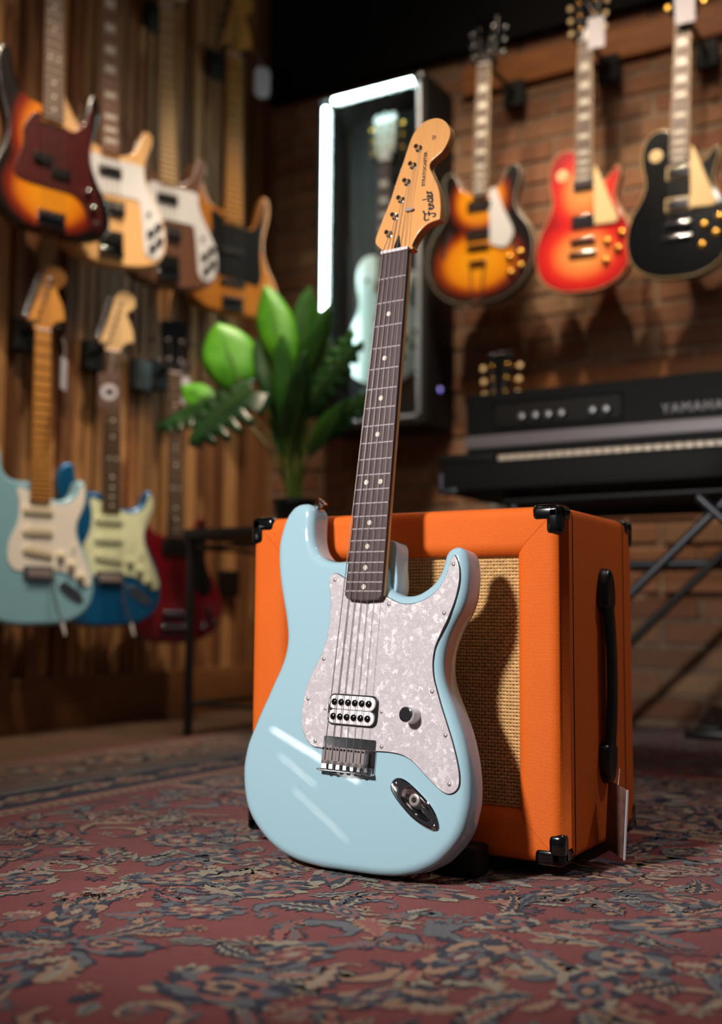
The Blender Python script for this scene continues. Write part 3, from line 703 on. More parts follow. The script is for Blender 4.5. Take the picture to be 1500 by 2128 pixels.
# hardtail bridge
br = MB(MM).slab(rrect(-6.3, -8.7, 80, 41.5, 2.5, 4), 0, 2.6, .8, 0, 3).build('bridge', 'chrome', hero); br['label'] = 'chrome hardtail bridge with six block saddles'
MB(MM).rbox(-47, 34.5, -31, -28.2, 1.5, 11, 1.2, 1).build('bridge_lip', 'chrome', br)
for k in range(6):
    x = sx_b[k]; s = MB(MM); w = 5.2
    s.rbox(x-w, x-.6, -22, -1, 6.0, 16, .5, .5); s.rbox(x+.6, x+w, -22, -1, 6.0, 16, .5, .5); s.rbox(x-w, x+w, -22, -17.5, 6.0, 16, .5, .5); s.rbox(x-w, x+w, -5.5, -1, 6.0, 15.4, .5, .5)
    o = s.build('saddle', 'nickel', br)
    q = MB(MM)
    for xx in (-3.1, 3.1): q.cyl((x+xx, -3.6, 15.5), (x+xx, -3.6, 17), 1.35, n=10)
    q.build('saddle_screws', 'black_plastic', o)
    MB(MM).cyl((x, -21, 9), (x, -29.5, 9), 1.7, n=10).build('intonation_screw', 'chrome', br)
    MB(MM).lathe([(2.8, 0), (2.6, 1.5), (1.2, 2.2)], (0, 0, 0), 12).build('screw', 'dark_chrome', br).matrix_local = Matrix.Translation((x*MM, -31*MM, 7*MM)) @ Matrix.Rotation(PI/2, 4, 'X')
# jack plate: rim, sunken dish, socket
b = MB(MM); R0 = ccw(J); n = len(R0); c0 = np.array((96., -58.))
rings = [(R0, -1), (R0, 1.2), (offset(R0, -1.0), 2.2), (offset(R0, -2.6), 2.4)]
inn = ccw(spl([(78, -39.5), (87.5, -37.5), (99, -45.5), (111, -55.5), (119, -66.5), (120, -73.5), (112, -74.5), (97, -69), (82, -59), (73.5, -49.5)], n))
# align start
def align(A, Bq):
    k = np.argmin(np.linalg.norm(Bq-A[0], axis=1)); return np.roll(Bq, -k, 0)
inn = align(R0, inn)
rings += [(inn, 2.3), (offset(inn, -1.2), 1.2), (inn*.86+np.array((93., -54.))*.14, -4.5), (inn*.55+np.array((92., -53.5))*.45, -7.5), (inn*.12+np.array((91., -53.))*.88, -8)]
b.loft([[(p[0], p[1], z) for p in Q] for Q, z in rings], False)
b.slab(rings[-1][0], -9, -8)
jp = b.build('jack_plate', 'chrome', hero, 30)
MB(MM).lathe([(7.2, -8), (7.2, -4.6), (5.4, -4.0), (5.2, -4.2)], (89, -52.5, 0), 20).build('jack_socket', 'nickel', jp)
MB(MM).lathe([(3.4, -4.3), (3.4, -3.9)], (89, -52.5, 0), 16).build('jack_hole', 'black_matte', jp)
for x, y in ((66, -36.5), (122.8, -79)): screw(x, y, 2.0, 3.6, jp, 'chrome')
sb = MB(MM); sb.T = Matrix.Translation((-110.5, 310.5, -22)) @ Matrix.Rotation(math.radians(-38), 4, 'Z') @ Matrix.Rotation(-PI/2, 4, 'X')
sb.lathe([(7, 0), (6.6, 1.5), (3.4, 3), (3.0, 7), (4.2, 9), (7.2, 11), (7.2, 12.2), (3, 12.6), (2.6, 12)], (0, 0, 0), 20); sb.build('strap_button', 'chrome', hero)
# headstock decal
def strokes(lines, mtx, w, name, parent, z=6.25):
    b = MB(MM)
    for L in lines:
        P = spl([mtx @ Vector((p[0], p[1], 0)) for p in L], 26, False)
        P = P[:, :2]; t = np.gradient(P, axis=0); t /= np.linalg.norm(t, axis=1)[:, None]+1e-9
        ww = w*(.65+.5*np.abs(t[:, 1]))/2
        nr = np.stack([-t[:, 1], t[:, 0]], 1); V = []
        for i in range(len(P)): V += [(*(P[i]+nr[i]*ww[i]), z), (*(P[i]-nr[i]*ww[i]), z)]
        b.add(V, [(2*i, 2*i+1, 2*i+3, 2*i+2) for i in range(len(P)-1)])
    return b.build(name, 'ink', parent, None)
e_ = lambda x: [(x, .22), (x+.22, .36), (x+.24, .5), (x+.1, .5), (x, .24), (x+.1, .02), (x+.34, .12)]
script = [[(-.12, .62), (-.2, .9), (.05, 1.12), (.45, 1.02), (.95, 1.14)], [(.52, 1.02), (.36, .5), (.2, .06), (.02, -.08), (-.15, .04), (-.05, .22)], [(.16, .55), (.66, .6)],
          e_(.72), [(1.08, .12), (1.2, .5), (1.16, 0)], [(1.18, .3), (1.38, .5), (1.4, .12), (1.52, .05)], [(1.9, .42), (1.7, .5), (1.56, .22), (1.66, 0), (1.88, .2)], [(2.1, 1.12), (1.9, .25), (1.96, 0), (2.08, .1)],
          e_(2.06), [(2.42, .12), (2.54, .5), (2.5, 0)], [(2.52, .3), (2.66, .52), (2.78, .46)]]
Lm = Matrix.Translation((55.0, 692.5, 0)) @ Matrix.Rotation(math.radians(90+12), 4, 'Z') @ Matrix.Scale(14.2, 4)
strokes(script, Lm, 2.4, 'script_decal', hd)
text_mesh('STRATOCASTER', 6.6*MM, .00005, 'ink', 'lettering_decal', hd, Matrix.Translation((35.2*MM, 738.5*MM, 6.2*MM)) @ Matrix.Rotation(math.radians(91), 4, 'Z'), 0, 1.05, .0003)
strokes([[(0, 0), (.3, .6), (.5, .1), (.8, .7), (.9, .2)], [(.2, -.2), (.9, 0)]], Matrix.Translation((44, 803, 0)) @ Matrix.Rotation(math.radians(75), 4, 'Z') @ Matrix.Scale(7, 4), 1.1, 'small_decal', hd)

# ------------------------------------------------------------------ orange speaker cabinet
CX0, CX1, CY0, CY1, CZ0, CZ1 = -0.9426, -0.4824, 1.312, 1.606, 0.0101, 0.4427
cab = thing('speaker_cabinet', 'orange vinyl covered speaker cabinet with tan woven grille', 'speaker cabinet', ((CX0+CX1)/2, (CY0+CY1)/2, 0))
CO = Vector(cab.location)
def cpart(mb, name, mat, parent=None, sharp=38):
    o = mb.build(name, mat, parent or cab, sharp)
    if parent is None: o.location = -CO
    return o
cw, ch = CX1-CX0, CZ1-CZ0; ccx, ccz = (CX0+CX1)/2, (CZ0+CZ1)/2
# shell: rounded rectangle section (x,z) swept in depth, open at the front behind the frame
b = MB(); sec = rrect(ccx, ccz, cw, ch, .012, 5)
def ring(P, y): return [(p[0], y, p[1]) for p in P]
b.loft([ring(sec, CY0+.030), ring(sec, CY1-.010), ring(offset(ccw(sec), -.003), CY1-.003), ring(offset(ccw(sec), -.010), CY1)])
cpart(b, 'shell', 'tolex')
# front frame in four mitred rails
FWD = .060
prof = [(.0, .0305), (.0, .012), (.0012, .007), (.0045, .0028), (.010, .0004), (.016, 0), (.044, 0), (.050, .0012), (.0575, .009), (FWD, .014), (FWD, .0305)]
def rail(name, A, Bp, inward):
    A = Vector(A); Bp = Vector(Bp); t = (Bp-A).normalized(); iw = Vector(inward)
    secs = []
    for end, sgn in ((A, 1), (Bp, -1)):
        q = []
        for u, d in prof:
            p = end+iw*u+t*sgn*(u+.0003)
            q.append((p.x, CY0+d, p.y if False else p.z))
        secs.append(q)
    b = MB(); n = len(prof)
    V = secs[0]+secs[1]; F = [(i, i+1, n+i+1, n+i) for i in range(n-1)]
    F += [tuple(range(n)), tuple(reversed(range(n, 2*n)))]
    b.add(V, F); o = cpart(b, name, 'tolex', None, 50)
rail('frame_rail', (CX0, 0, CZ1), (CX1, 0, CZ1), (0, 0, -1))
rail('frame_rail', (CX1, 0, CZ1), (CX1, 0, CZ0), (-1, 0, 0))
rail('frame_rail', (CX1, 0, CZ0), (CX0, 0, CZ0), (0, 0, 1))
rail('frame_rail', (CX0, 0, CZ0), (CX0, 0, CZ1), (1, 0, 0))
cpart(MB().box(CX0+.03, CX1-.03, CY0+.026, CY0+.031, CZ0+.03, CZ1-.03), 'baffle', 'grille_back')
# woven grille cloth: flat horizontal cords over vertical pairs
gx0, gx1, gz0, gz1 = CX0+FWD-.002, CX1-FWD+.002, CZ0+FWD-.002, CZ1-FWD+.002
px = .0043; gy = CY0+.0205; V = []; F = []
nx = int((gx1-gx0)/px); nz = int((gz1-gz0)/px)
for j in range(nz+1):
    zc = gz0+j*px; hw = .00170; base = len(V); cnt = 0
    for i in range(nx*2+1):
        x = gx0+i*px/2; yy = gy-.0011*math.cos(PI*i/2.0*1.0+ (PI if j % 2 else 0))
        jz = (RND.random()-.5)*.0005
        V += [(x, yy+.0006, zc+hw+jz), (x, yy-.0005, zc+hw*.45+jz), (x, yy-.0005, zc-hw*.45+jz), (x, yy+.0006, zc-hw+jz)]; cnt += 1
    for i in range(cnt-1):
        for k in range(3): F.append((base+i*4+k, base+(i+1)*4+k, base+(i+1)*4+k+1, base+i*4+k+1))
for i in range(nx+1):
    xc = gx0+i*px+px/2; hw = .00095; base = len(V); cnt = 0
    for j in range(nz*2+1):
        z = gz0+j*px/2; yy = gy+.0005-.0010*math.cos(PI*j/2.0+(0 if i % 2 else PI))
        V += [(xc-hw, yy+.0005, z), (xc, yy-.0005, z), (xc+hw, yy+.0005, z)]; cnt += 1
    for j in range(cnt-1):
        for k in range(2): F.append((base+j*3+k, base+j*3+k+1, base+(j+1)*3+k+1, base+(j+1)*3+k))
gm = MB(); gm.v = [Vector(v) for v in V]; gm.f = F
o = cpart(gm, 'grille_cloth', 'grille', None, 80); o['kind'] = 'stuff'; o['label'] = 'tan basket weave grille cloth'
# dark welt lines round the case
for yy in (CY0+.043, CY1-.045):
    P = offset(ccw(rrect(ccx, ccz, cw, ch, .012, 4)), -.0002)
    b = MB(); b.tube([(p[0], yy, p[1]) for p in P], .0011, 6, False, True); cpart(b, 'welt', 'black_plastic')
# corner protectors: three stepped leaves
for sx in (0, 1):
    for sy in (0, 1):
        for sz in (0, 1):
            b = MB(); e = .0018
            for ax in range(3):
                Ls = [.0195, .0195, .0195]; Ls[ax] = .037
                lim = []
                for k, (lo, hi, s) in enumerate(((CX0, CX1, sx), (CY0, CY1, sy), (CZ0, CZ1, sz))):
                    lim += [hi-Ls[k], hi+e] if s else [lo-e, lo+Ls[k]]
                b.rbox(*lim, .007, .007, 4)
            cpart(b, 'corner_protector', 'black_gloss')
# rubber feet
for x in (CX0+.06, CX1-.06):
    for yy in (CY0+.05, CY1-.05): cpart(MB().lathe([(.017, -.0064), (.019, .011)], (x, yy, 0), 18), 'foot', 'rubber')
# strap handle on the right side
hy = 1.4685; b = MB(); secs = []
for t in np.linspace(0, 1, 17):
    z = .345-(.345-.112)*t; bow = CX1+.0065+.005*math.sin(PI*t)**.7; hw = .0175; th = .0052
    secs.append([(bow+th*math.sin(a), hy+.004*math.sin(PI*t)+hw*math.cos(a), z) for a in np.linspace(0, 2*PI, 14, endpoint=False)])
b.loft(secs); hn = cpart(b, 'carry_handle', 'black_plastic'); hn['label'] = 'black strap carry handle'
for zt, zb_ in ((.371, .318), (.089, .140)):
    b = MB(); m = .5*(zt+zb_); s = 1 if zt > zb_ else -1
    P = spl([(hy-.0185, zb_), (hy-.0205, m), (hy-.013, zt-s*.008), (hy, zt), (hy+.013, zt-s*.008), (hy+.0205, m), (hy+.0185, zb_)], 40)
    b.T = Matrix(((0, 0, 1, CX1-.0005), (1, 0, 0, 0), (0, 1, 0, 0), (0, 0, 0, 1)))
    b.slab(P, 0, .014, .007, 0, 4); b.build('handle_cap', 'black_plastic', hn)
# price tag hanging from the handle
tg = thing('price_tag', "small printed card tag hanging below the orange cabinet side handle", 'tag', (CX1+.028, 1.430, .052), Matrix.Rotation(math.radians(-45), 3, 'Z') @ Matrix.Rotation(math.radians(7), 3, 'Y'))
MB().rbox(-.026, .026, -.0006, .0006, -.045, .043, .0005, .0003).build('card', 'tag_dark', tg)
MB().box(.024, .0262, -.0010, .0010, -.045, .043).build('card_edge', 'tag_white', tg)
MB().tube([(0, 0, .040), (-.006, .004, .05), (-.02, .012, .058)], .0006, 5).build('tag_string', 'white_plastic', tg)
# small rubber block behind the guitar
rb = MB().rbox(-.635, -.575, 1.268, 1.306, -.0064, .030, .004).build('rubber_block', 'rubber'); tag(rb, 'small black rubber block on the rug behind the leaning guitar', 'block')
#@@PART3
# ------------------------------------------------------------------ guitars on the walls
PBODY = [(0, -48), (-60, -46), (-110, -36), (-150, -8), (-172, 40), (-170, 90), (-152, 135), (-136, 175), (-130, 215), (-138, 260), (-152, 310), (-163, 360), (-164, 405), (-154, 438), (-138, 448), (-122, 440), (-112, 415), (-104, 375), (-90, 338), (-66, 316), (-40, 310), (0, 300), (34, 275), (50, 262), (72, 264), (90, 284), (100, 320), (108, 360), (118, 386), (132, 390), (144, 378), (148, 345), (142, 300), (130, 255), (124, 215), (128, 172), (145, 130), (168, 90), (182, 45), (180, 5), (160, -25), (120, -42), (60, -48)]
RICK = [(0, -87), (-70, -82), (-130, -55), (-165, -5), (-172, 50), (-155, 105), (-130, 150), (-118, 195), (-125, 245), (-145, 300), (-165, 355), (-172, 400), (-160, 425), (-142, 418), (-125, 380), (-95, 325), (-60, 285), (-30, 270), (0, 262), (35, 258), (62, 268), (84, 292), (96, 325), (106, 350), (122, 357), (136, 346), (138, 322), (126, 290), (114, 255), (112, 215), (124, 170), (148, 125), (170, 75), (178, 25), (170, -25), (140, -62), (80, -82)]
SG = [(0, -90), (-70, -85), (-130, -58), (-162, -10), (-165, 45), (-145, 95), (-122, 135), (-112, 175), (-120, 215), (-122, 260), (-110, 305), (-98, 318), (-90, 300), (-80, 268), (-58, 246), (-30, 238), (0, 236), (30, 236), (52, 240), (72, 258), (82, 285), (92, 305), (104, 300), (114, 265), (116, 218), (110, 175), (120, 135), (144, 95), (165, 45), (164, -10), (132, -58), (70, -85)]
ES = [(0, -190), (-80, -182), (-150, -145), (-193, -80), (-201, -10), (-183, 50), (-150, 95), (-130, 132), (-131, 170), (-142, 205), (-146, 238), (-136, 262), (-114, 268), (-94, 248), (-80, 216), (-60, 195), (-30, 187), (0, 186), (30, 187), (60, 195), (80, 216), (94, 248), (114, 268), (136, 262), (146, 238), (142, 205), (131, 170), (130, 132), (150, 95), (183, 50), (201, -10), (193, -80), (150, -145), (80, -182)]
LP = [(0, -160), (-70, -153), (-128, -124), (-158, -75), (-164, -15), (-150, 40), (-124, 86), (-109, 125), (-110, 155), (-120, 200), (-120, 245), (-106, 280), (-78, 300), (-48, 300), (-30, 288), (0, 250), (28, 205), (40, 186), (60, 182), (80, 194), (96, 212), (108, 227), (118, 222), (119, 200), (110, 168), (103, 132), (116, 95), (143, 50), (161, -5), (158, -68), (128, -122), (70, -153)]
GH = [(-21.5, 0), (-24, 8), (-33, 38), (-39, 90), (-42, 150), (-40, 168), (-28, 173), (-14, 167), (0, 178), (14, 167), (28, 173), (40, 168), (42, 150), (39, 90), (33, 38), (24, 8), (21.5, 0)]
ES = [(x*.95, y) for x, y in ES]; LP = [(x*.95, y) for x, y in LP]
LBASE = Matrix(((0, 0, 1), (1, 0, 0), (0, 1, 0)))
BBASE = Matrix(((1, 0, 0), (0, 0, -1), (0, 1, 0)))
def lbasis(yaw, lean, roll=0): return Matrix.Rotation(math.radians(-yaw), 3, 'Z') @ LBASE @ Matrix.Rotation(math.radians(-lean), 3, 'X') @ Matrix.Rotation(math.radians(-roll), 3, 'Z')
def bbasis(yaw, lean, roll=0): return Matrix.Rotation(math.radians(yaw), 3, 'Z') @ BBASE @ Matrix.Rotation(math.radians(-lean), 3, 'X') @ Matrix.Rotation(math.radians(-roll), 3, 'Z')
def bg_guitar(name, label, cat, loc, basis, S):
    g = thing(name, label, cat, loc, basis @ Matrix.Scale(S.get('k', 1), 3), S.get('group'))
    P = spl(S['body'], 120); T = S.get('T', 42)
    bo = MB(MM).slab(P, -T, 0, S.get('r', 6), S.get('r', 6), 4).build('body', S['mat'], g, 50)
    if S.get('binding'):
        for zz in (-2.2, -T+2.2):
            q = MB(MM); q.tube([(p[0], p[1], zz) for p in offset(ccw(P), -.9)], 1.5, 6, False, True); q.build('binding', S['binding'], g)
    if 'guard' in S:
        gm_, gp = S['guard']; hz = S.get('gz', 0)
        MB(MM).slab(spl(gp, 100), hz, hz+2.5, .6, 0, 2).build('pickguard', gm_, g)
    sc = S['scale']; zt = S.get('zt', 12)
    wid = neck_parts(g, sc, S['w0'], S['w1'], S['nf'], S['yend'], zt, S['neck'], S['board'], S.get('inlay', 'dot'), False, S.get('fretmat', 'nickel'), S.get('heel', S['yend']-10), S.get('nbind'))
    ns = S.get('strings', 6); hk = S['head']; hm = S.get('headmat', S['neck']); tm = S.get('tuner', 'chrome')
    posts = []
    if hk == 'strat':
        h = MB(MM).slab(spl([(x, y+sc-647.7) for x, y in HEAD], 110), -8, 6, 1.2, 1.2, 2).build('headstock', hm, g)
        for p in [(-14.3, 677.9), (-7.5, 702.1), (-0.1, 725.2), (7.2, 748.8), (14.2, 771.6), (21.0, 795.3)]:
            posts.append((p[0], p[1]+sc-647.7)); tuner(h, posts[-1], (-.94, .35), tm, 6, tm)
    elif hk == 'bass4':
        h = MB(MM).slab(spl([(x*1.15, (y-647.7)*1.3+sc) for x, y in HEAD], 110), -8, 6, 1.2, 1.2, 2).build('headstock', hm, g)
        for k in range(4): posts.append((-14+k*10., sc+48+k*42)); tuner(h, posts[-1], (-.94, .35), tm, 6, tm, L=44)
    else:
        n2 = 3 if hk == 'gibson' else 2
        h = MB(MM).slab(spl([(x*(1 if n2 == 3 else 1.05), y+sc) for x, y in GH], 90), -9, 5, 1, 1, 2).build('headstock', hm, g)
        L_ = [(sgn*(20+k*3), sc+45+k*(43 if n2 == 3 else 62), sgn) for sgn in (-1, 1) for k in range(n2)]
        for x, y, sgn in L_: tuner(h, (x, y), (sgn, 0), tm, 5, S.get('btn', tm), L=38 if n2 == 3 else 46)
        lf = [q for q in L_ if q[2] < 0]; rg = [q for q in L_ if q[2] > 0]
        posts = [(q[0], q[1]) for q in lf]+[(q[0], q[1]) for q in reversed(rg)]
        MB(MM).slab(spl([(-9, sc+8), (9, sc+8), (7, sc+30), (0, sc+42), (-7, sc+30)], 30), 4.8, 6.5, .5, 0, 2).build('truss_cover', 'white_plastic' if S.get('cover') else 'black_plastic', h)
    sp = S.get('spread', 52); sb_ = MB(MM); zs = S.get('zs', 17)
    for k in range(ns):
        t = k/(ns-1)-.5; p = posts[min(k, len(posts)-1)]
        sb_.tube([(t*sp, S.get('ys', -8), zs-3), (t*sp, 0, zs), (t*(S['w0']-8), sc, zt+2), (p[0], p[1], 9)], S.get('sr', .45), 5)
    o = sb_.build('strings', 'string_steel', g); o['kind'] = 'stuff'
    for pu in S['pickups']: pickup(g, *pu)
    for kn in S.get('knobs', ()): knob(g, *kn)
    br_ = S['bridge']
    if br_ == 'trem':
        q = MB(MM).rbox(-42, 42, -26, 10, 0, 4, 2, 1).build('bridge', 'chrome', g)
        for k in range(6): MB(MM).rbox(-31.5+k*10.6, -21.5+k*10.6, -19, 1, 4, 14, 1.2, 1).build('saddle', 'nickel', q)
        tip = S.get('arm', 'white_plastic')
        MB(MM).tube([(32, -14, 6), (34, -22, 26), (30, -60, 30), (44, -110, 28), (58, -140, 26)], 2.6, 8).build('tremolo_arm', 'chrome', q)
        MB(MM).tube([(57, -138, 26), (60, -150, 25.5), (66, -172, 25)], [3.2, 4.2, 3.2], 8).build('arm_tip', tip, q)
        b = MB(MM).slab(spl(JACK, 40), 0, 3.5, 1.4, 0, 3).build('jack_plate', 'chrome', g)
        MB(MM).slab(circ(89, -52.5, 6, 14), 3, 4.2).build('jack_hole', 'black_matte', b)
    elif br_ == 'bass':
        q = MB(MM).rbox(-40, 40, -36, 12, 0, 4, 2, 1); q.rbox(-40, 40, -38, -34, 0, 16, 1.5, 1); q = q.build('bridge', S.get('brmat', 'chrome'), g)
        for k in range(4): MB(MM).cyl((-36+k*19, 0, 11), (-21+k*19, 0, 11), 6, n=12).build('saddle', S.get('brmat', 'chrome'), q)
    elif br_ == 'rick':
        q = MB(MM).rbox(-38, 38, -66, 14, 0, 10, 4, 3); q.rbox(-38, 38, -66, -44, 8, 15, 4, 3); q = q.build('bridge', 'chrome', g)
        MB(MM).rbox(-32, 32, -28, 6, 8, 15, 2, 2).build('saddle_block', 'dark_chrome', q)
    elif br_ == 'tom':
        zz = S.get('bz', 2); m = S.get('brmat', 'chrome')
        q = MB(MM).rbox(-41, 41, -6, 6, zz, 15, 5, 2).build('bridge', m, g)
        if S.get('tail') == 'stop': MB(MM).rbox(-46, 46, -48, -34, zz+2, 13, 6, 4).build('tailpiece', m, g)
        elif S.get('tail') == 'trap':
            q = MB(MM).rbox(-32, 32, -62, -48, zz+4, 14, 4, 3)
            for s in (-1, 1): q.tube([(s*26, -58, zz+8), (s*21, -120, zz+6), (s*18, -188, zz+1)], 3, 6)
            q.rbox(-22, 22, -194, -176, -10, 3, 3, 2); q.build('tailpiece', m, g)
    for fn in S.get('extra', ()): fn(g)
    return g
def hanger(guitar, nut_y, wall, what, zoff=0):
    p = guitar.matrix_world @ Vector((0, nut_y*MM, -.012))
    if wall == 'L': w = Vector((XL+.016, p.y+.03, p.z)); nrm = Vector((1, 0, 0)); sd = Vector((0, 1, 0))
    else: w = Vector((p.x, wall, p.z)); nrm = Vector((0, -1, 0)); sd = Vector((1, 0, 0))
    h = thing('wall_hanger', 'black yoke hanger on the wall holding '+what, 'hanger', w, None, 'guitar hangers')
    b = MB()
    B_ = Matrix((sd, Vector((0, 0, 1)), nrm)).transposed().to_4x4()
    b.T = B_; b.rbox(-.036, .036, -.05, .04, 0, .030, .006, .005); b.build('wall_block', 'black_matte', h)
    q = MB(); r = p-w
    q.tube([Vector((0, 0, -.005)), r*.5, r-nrm*.02], .008, 8)
    q.build('arm', 'black_metal', h)
    xv = guitar.matrix_world.to_3x3() @ Vector((1, 0, 0)); zv = guitar.matrix_world.to_3x3() @ Vector((0, 0, 1))
    for s in (-1, 1): MB().tube([r-nrm*.015, r+xv*s*.03-zv*.012, r+xv*s*.034+zv*.015, r+xv*s*.036+zv*.038], .0075, 8).build('yoke_prong', 'rubber', h)
    return h
STRATSET = dict(body=STRAT, T=44, r=10, scale=647.7, w0=42, w1=56, nf=21, yend=184, heel=180, head='strat', bridge='trem', strings=6, sr=.4)
def strat(name, label, loc, basis, mat, gmat, psty, kmat, neck, board, **kw):
    S = dict(STRATSET); S.update(mat=mat, guard=(gmat, GUARD), neck=neck, board=board,
        pickups=[(-3, 158, 84, 19, psty, 2.5), (-3, 102, 84, 19, psty, 2.5), (-3, 48, 84, 19, psty, 2.5, -9)],
        knobs=[(62, 40, 11, 12, kmat), (92, 16, 11, 12, kmat), (120, -14, 11, 12, kmat)])
    S.update(kw)
    def sw(g): MB(MM).tube([(100, 62, 2), (98, 66, 12), (96, 70, 15)], [2, 2, 3], 8).build('switch_tip', kmat, g)
    S['extra'] = (sw,)
    return bg_guitar(name, label, 'guitar', loc, basis, S)
XG = -2.235
s1 = strat('electric_guitar', 'pale blue guitar with white pickguard and amber neck hanging at the left edge', (XG, 2.150, .423), lbasis(20, 2.6), 'daphne_pale', 'off_white', 'single_white', 'aged_white', 'maple_old', 'maple_old', inlay=None, fretmat='dark_chrome', group='guitars in the lower row on the slatted wall')
s2 = strat('electric_guitar', 'bright blue guitar with mint pickguard hanging between pale blue and dark red ones', (XG, 2.420, .42), lbasis(25, 2.0), 'lake_blue', 'mint', 'single_mint', 'mint', 'maple_pale', 'brown_board', fretmat='chrome', group='guitars in the lower row on the slatted wall')
RG = [(-62, 236), (0, 240), (60, 240), (98, 238), (108, 228), (106, 205), (118, 165), (142, 120), (163, 72), (170, 25), (163, -20), (145, -44), (122, -46), (106, -28), (102, 10), (98, 70), (92, 118), (80, 128), (0, 128), (-62, 128)]
RS = dict(body=RICK, T=40, r=7, scale=845, w0=43, w1=56, nf=20, yend=254, heel=240, head='bass4', bridge='rick', strings=4, sr=.8, spread=50, guard=('guard_white', RG), zt=10,
    pickups=[(0, 196, 62, 22, 'chrome', 2.5), (4, 84, 70, 44, 'rick', 0)], knobs=[(125, 33, 11, 12, 'black_plastic'), (150, 58, 11, 12, 'black_plastic'), (153, 14, 11, 12, 'black_plastic'), (130, -12, 11, 12, 'black_plastic'), (120, 92, 5, 9, 'black_plastic')])
PG = [(-34, 280), (-60, 268), (-82, 225), (-84, 180), (-96, 140), (-108, 105), (-100, 84), (-60, 76), (0, 76), (60, 74), (90, 55), (110, 10), (126, -12), (146, -10), (154, 10), (150, 50), (135, 95), (116, 150), (110, 200), (118, 260), (124, 310), (124, 338), (118, 346), (110, 330), (98, 290), (82, 268), (60, 255), (34, 262)]
pb_ = bg_guitar('bass_guitar', 'sunburst bass with dark tortoiseshell pickguard at the top left edge', 'bass guitar', (XG+.03, 2.125, 1.372), lbasis(17, 3.0), dict(body=PBODY, T=43, r=11, mat='pburst', guard=('tort', PG), scale=864, w0=44, w1=62, nf=20, yend=268, neck='maple_old', board='brown_board', head='bass4', bridge='bass', strings=4, sr=.8, spread=57,
    pickups=[(0, 138, 0, 0, 'split', 2.5)], knobs=[(108, 92, 9, 14, 'chrome'), (124, 48, 9, 14, 'chrome'), (136, 8, 7, 8, 'chrome')], group='basses in the upper row on the slatted wall'))
r1 = bg_guitar('bass_guitar', 'natural blonde bass with white pickguard right of the sunburst bass', 'bass guitar', (XG, 2.385, 1.400), lbasis(25, 5.0), dict(RS, mat='natural', neck='maple_old', board='warm_board', inlay='block', group='basses in the upper row on the slatted wall'))
r2 = bg_guitar('bass_guitar', 'brown walnut bass with white pickguard left of the amber bass', 'bass guitar', (XG, 2.640, 1.402), lbasis(25, 4.0), dict(RS, mat='walnut', neck='maple_pale', board='maple_pale', inlay=None, fretmat='dark_chrome', group='basses in the upper row on the slatted wall'))
JG = [(-34, 280), (-62, 300), (-80, 290), (-78, 240), (-88, 190), (-92, 120), (-70, 84), (0, 74), (70, 68), (96, 66), (112, 100), (108, 170), (112, 240), (122, 310), (128, 355), (118, 360), (104, 310), (84, 268), (60, 255), (34, 262)]
jb = bg_guitar('bass_guitar', 'amber ash five string bass with black pickguard at the wall corner', 'bass guitar', (XG, 2.975, 1.357), lbasis(25, 2.0), dict(body=PBODY, T=43, r=11, mat='amber_ash', guard=('black_plastic', JG), scale=864, w0=46, w1=70, nf=20, yend=268, neck='maple_old', board='maple_old', inlay=None, fretmat='dark_chrome', head='bass4', bridge='bass', brmat='black_metal', strings=5, sr=.8, spread=70,
    pickups=[(0, 168, 98, 22, 'single_black', 2.5), (0, 58, 98, 20, 'single_black', 0)], knobs=[(120, 60, 9, 14, 'chrome'), (132, 30, 9, 14, 'chrome'), (142, 0, 9, 14, 'chrome')], group='basses in the upper row on the slatted wall'))
SGG = [(34, 232), (60, 236), (78, 262), (92, 290), (104, 280), (108, 230), (104, 180), (112, 135), (128, 95), (118, 62), (90, 60), (62, 100), (44, 150), (36, 190)]
sg = bg_guitar('bass_guitar', 'dark cherry red double cutaway bass with black headstock behind the side table', 'bass guitar', (XG, 2.710, .313), lbasis(25, 3.0), dict(body=SG, T=36, r=8, mat='cherry', guard=('black_plastic', SGG), scale=750, w0=42, w1=54, nf=20, yend=232, neck='cherry', board='brown_board', head='two', headmat='black_gloss', bridge='tom', bz=0, tail='stop', strings=4, sr=.8, spread=50, tuner='nickel', btn='black_plastic',
    pickups=[(0, 205, 74, 36, 'chrome', 0)], knobs=[(118, 10, 10, 12, 'chrome'), (132, -22, 10, 12, 'chrome'), (92, -40, 8, 10, 'chrome')], group='guitars in the lower row on the slatted wall'))
hanger(s1, 662, 'L', 'the pale blue guitar'); hanger(s2, 662, 'L', 'the bright blue guitar'); hanger(sg, 764, 'L', 'the dark red bass')
hanger(r2, 860, 'L', 'the walnut bass'); hanger(jb, 880, 'L', 'the amber bass')
hb = MB().rbox(XL+.012, XL+.05, 2.645, 2.72, 1.01, 1.11, .008, .006).build('spare_bracket', 'grey_foam'); tag(hb, 'grey empty wall bracket between the bright blue guitar and red bass', 'bracket')
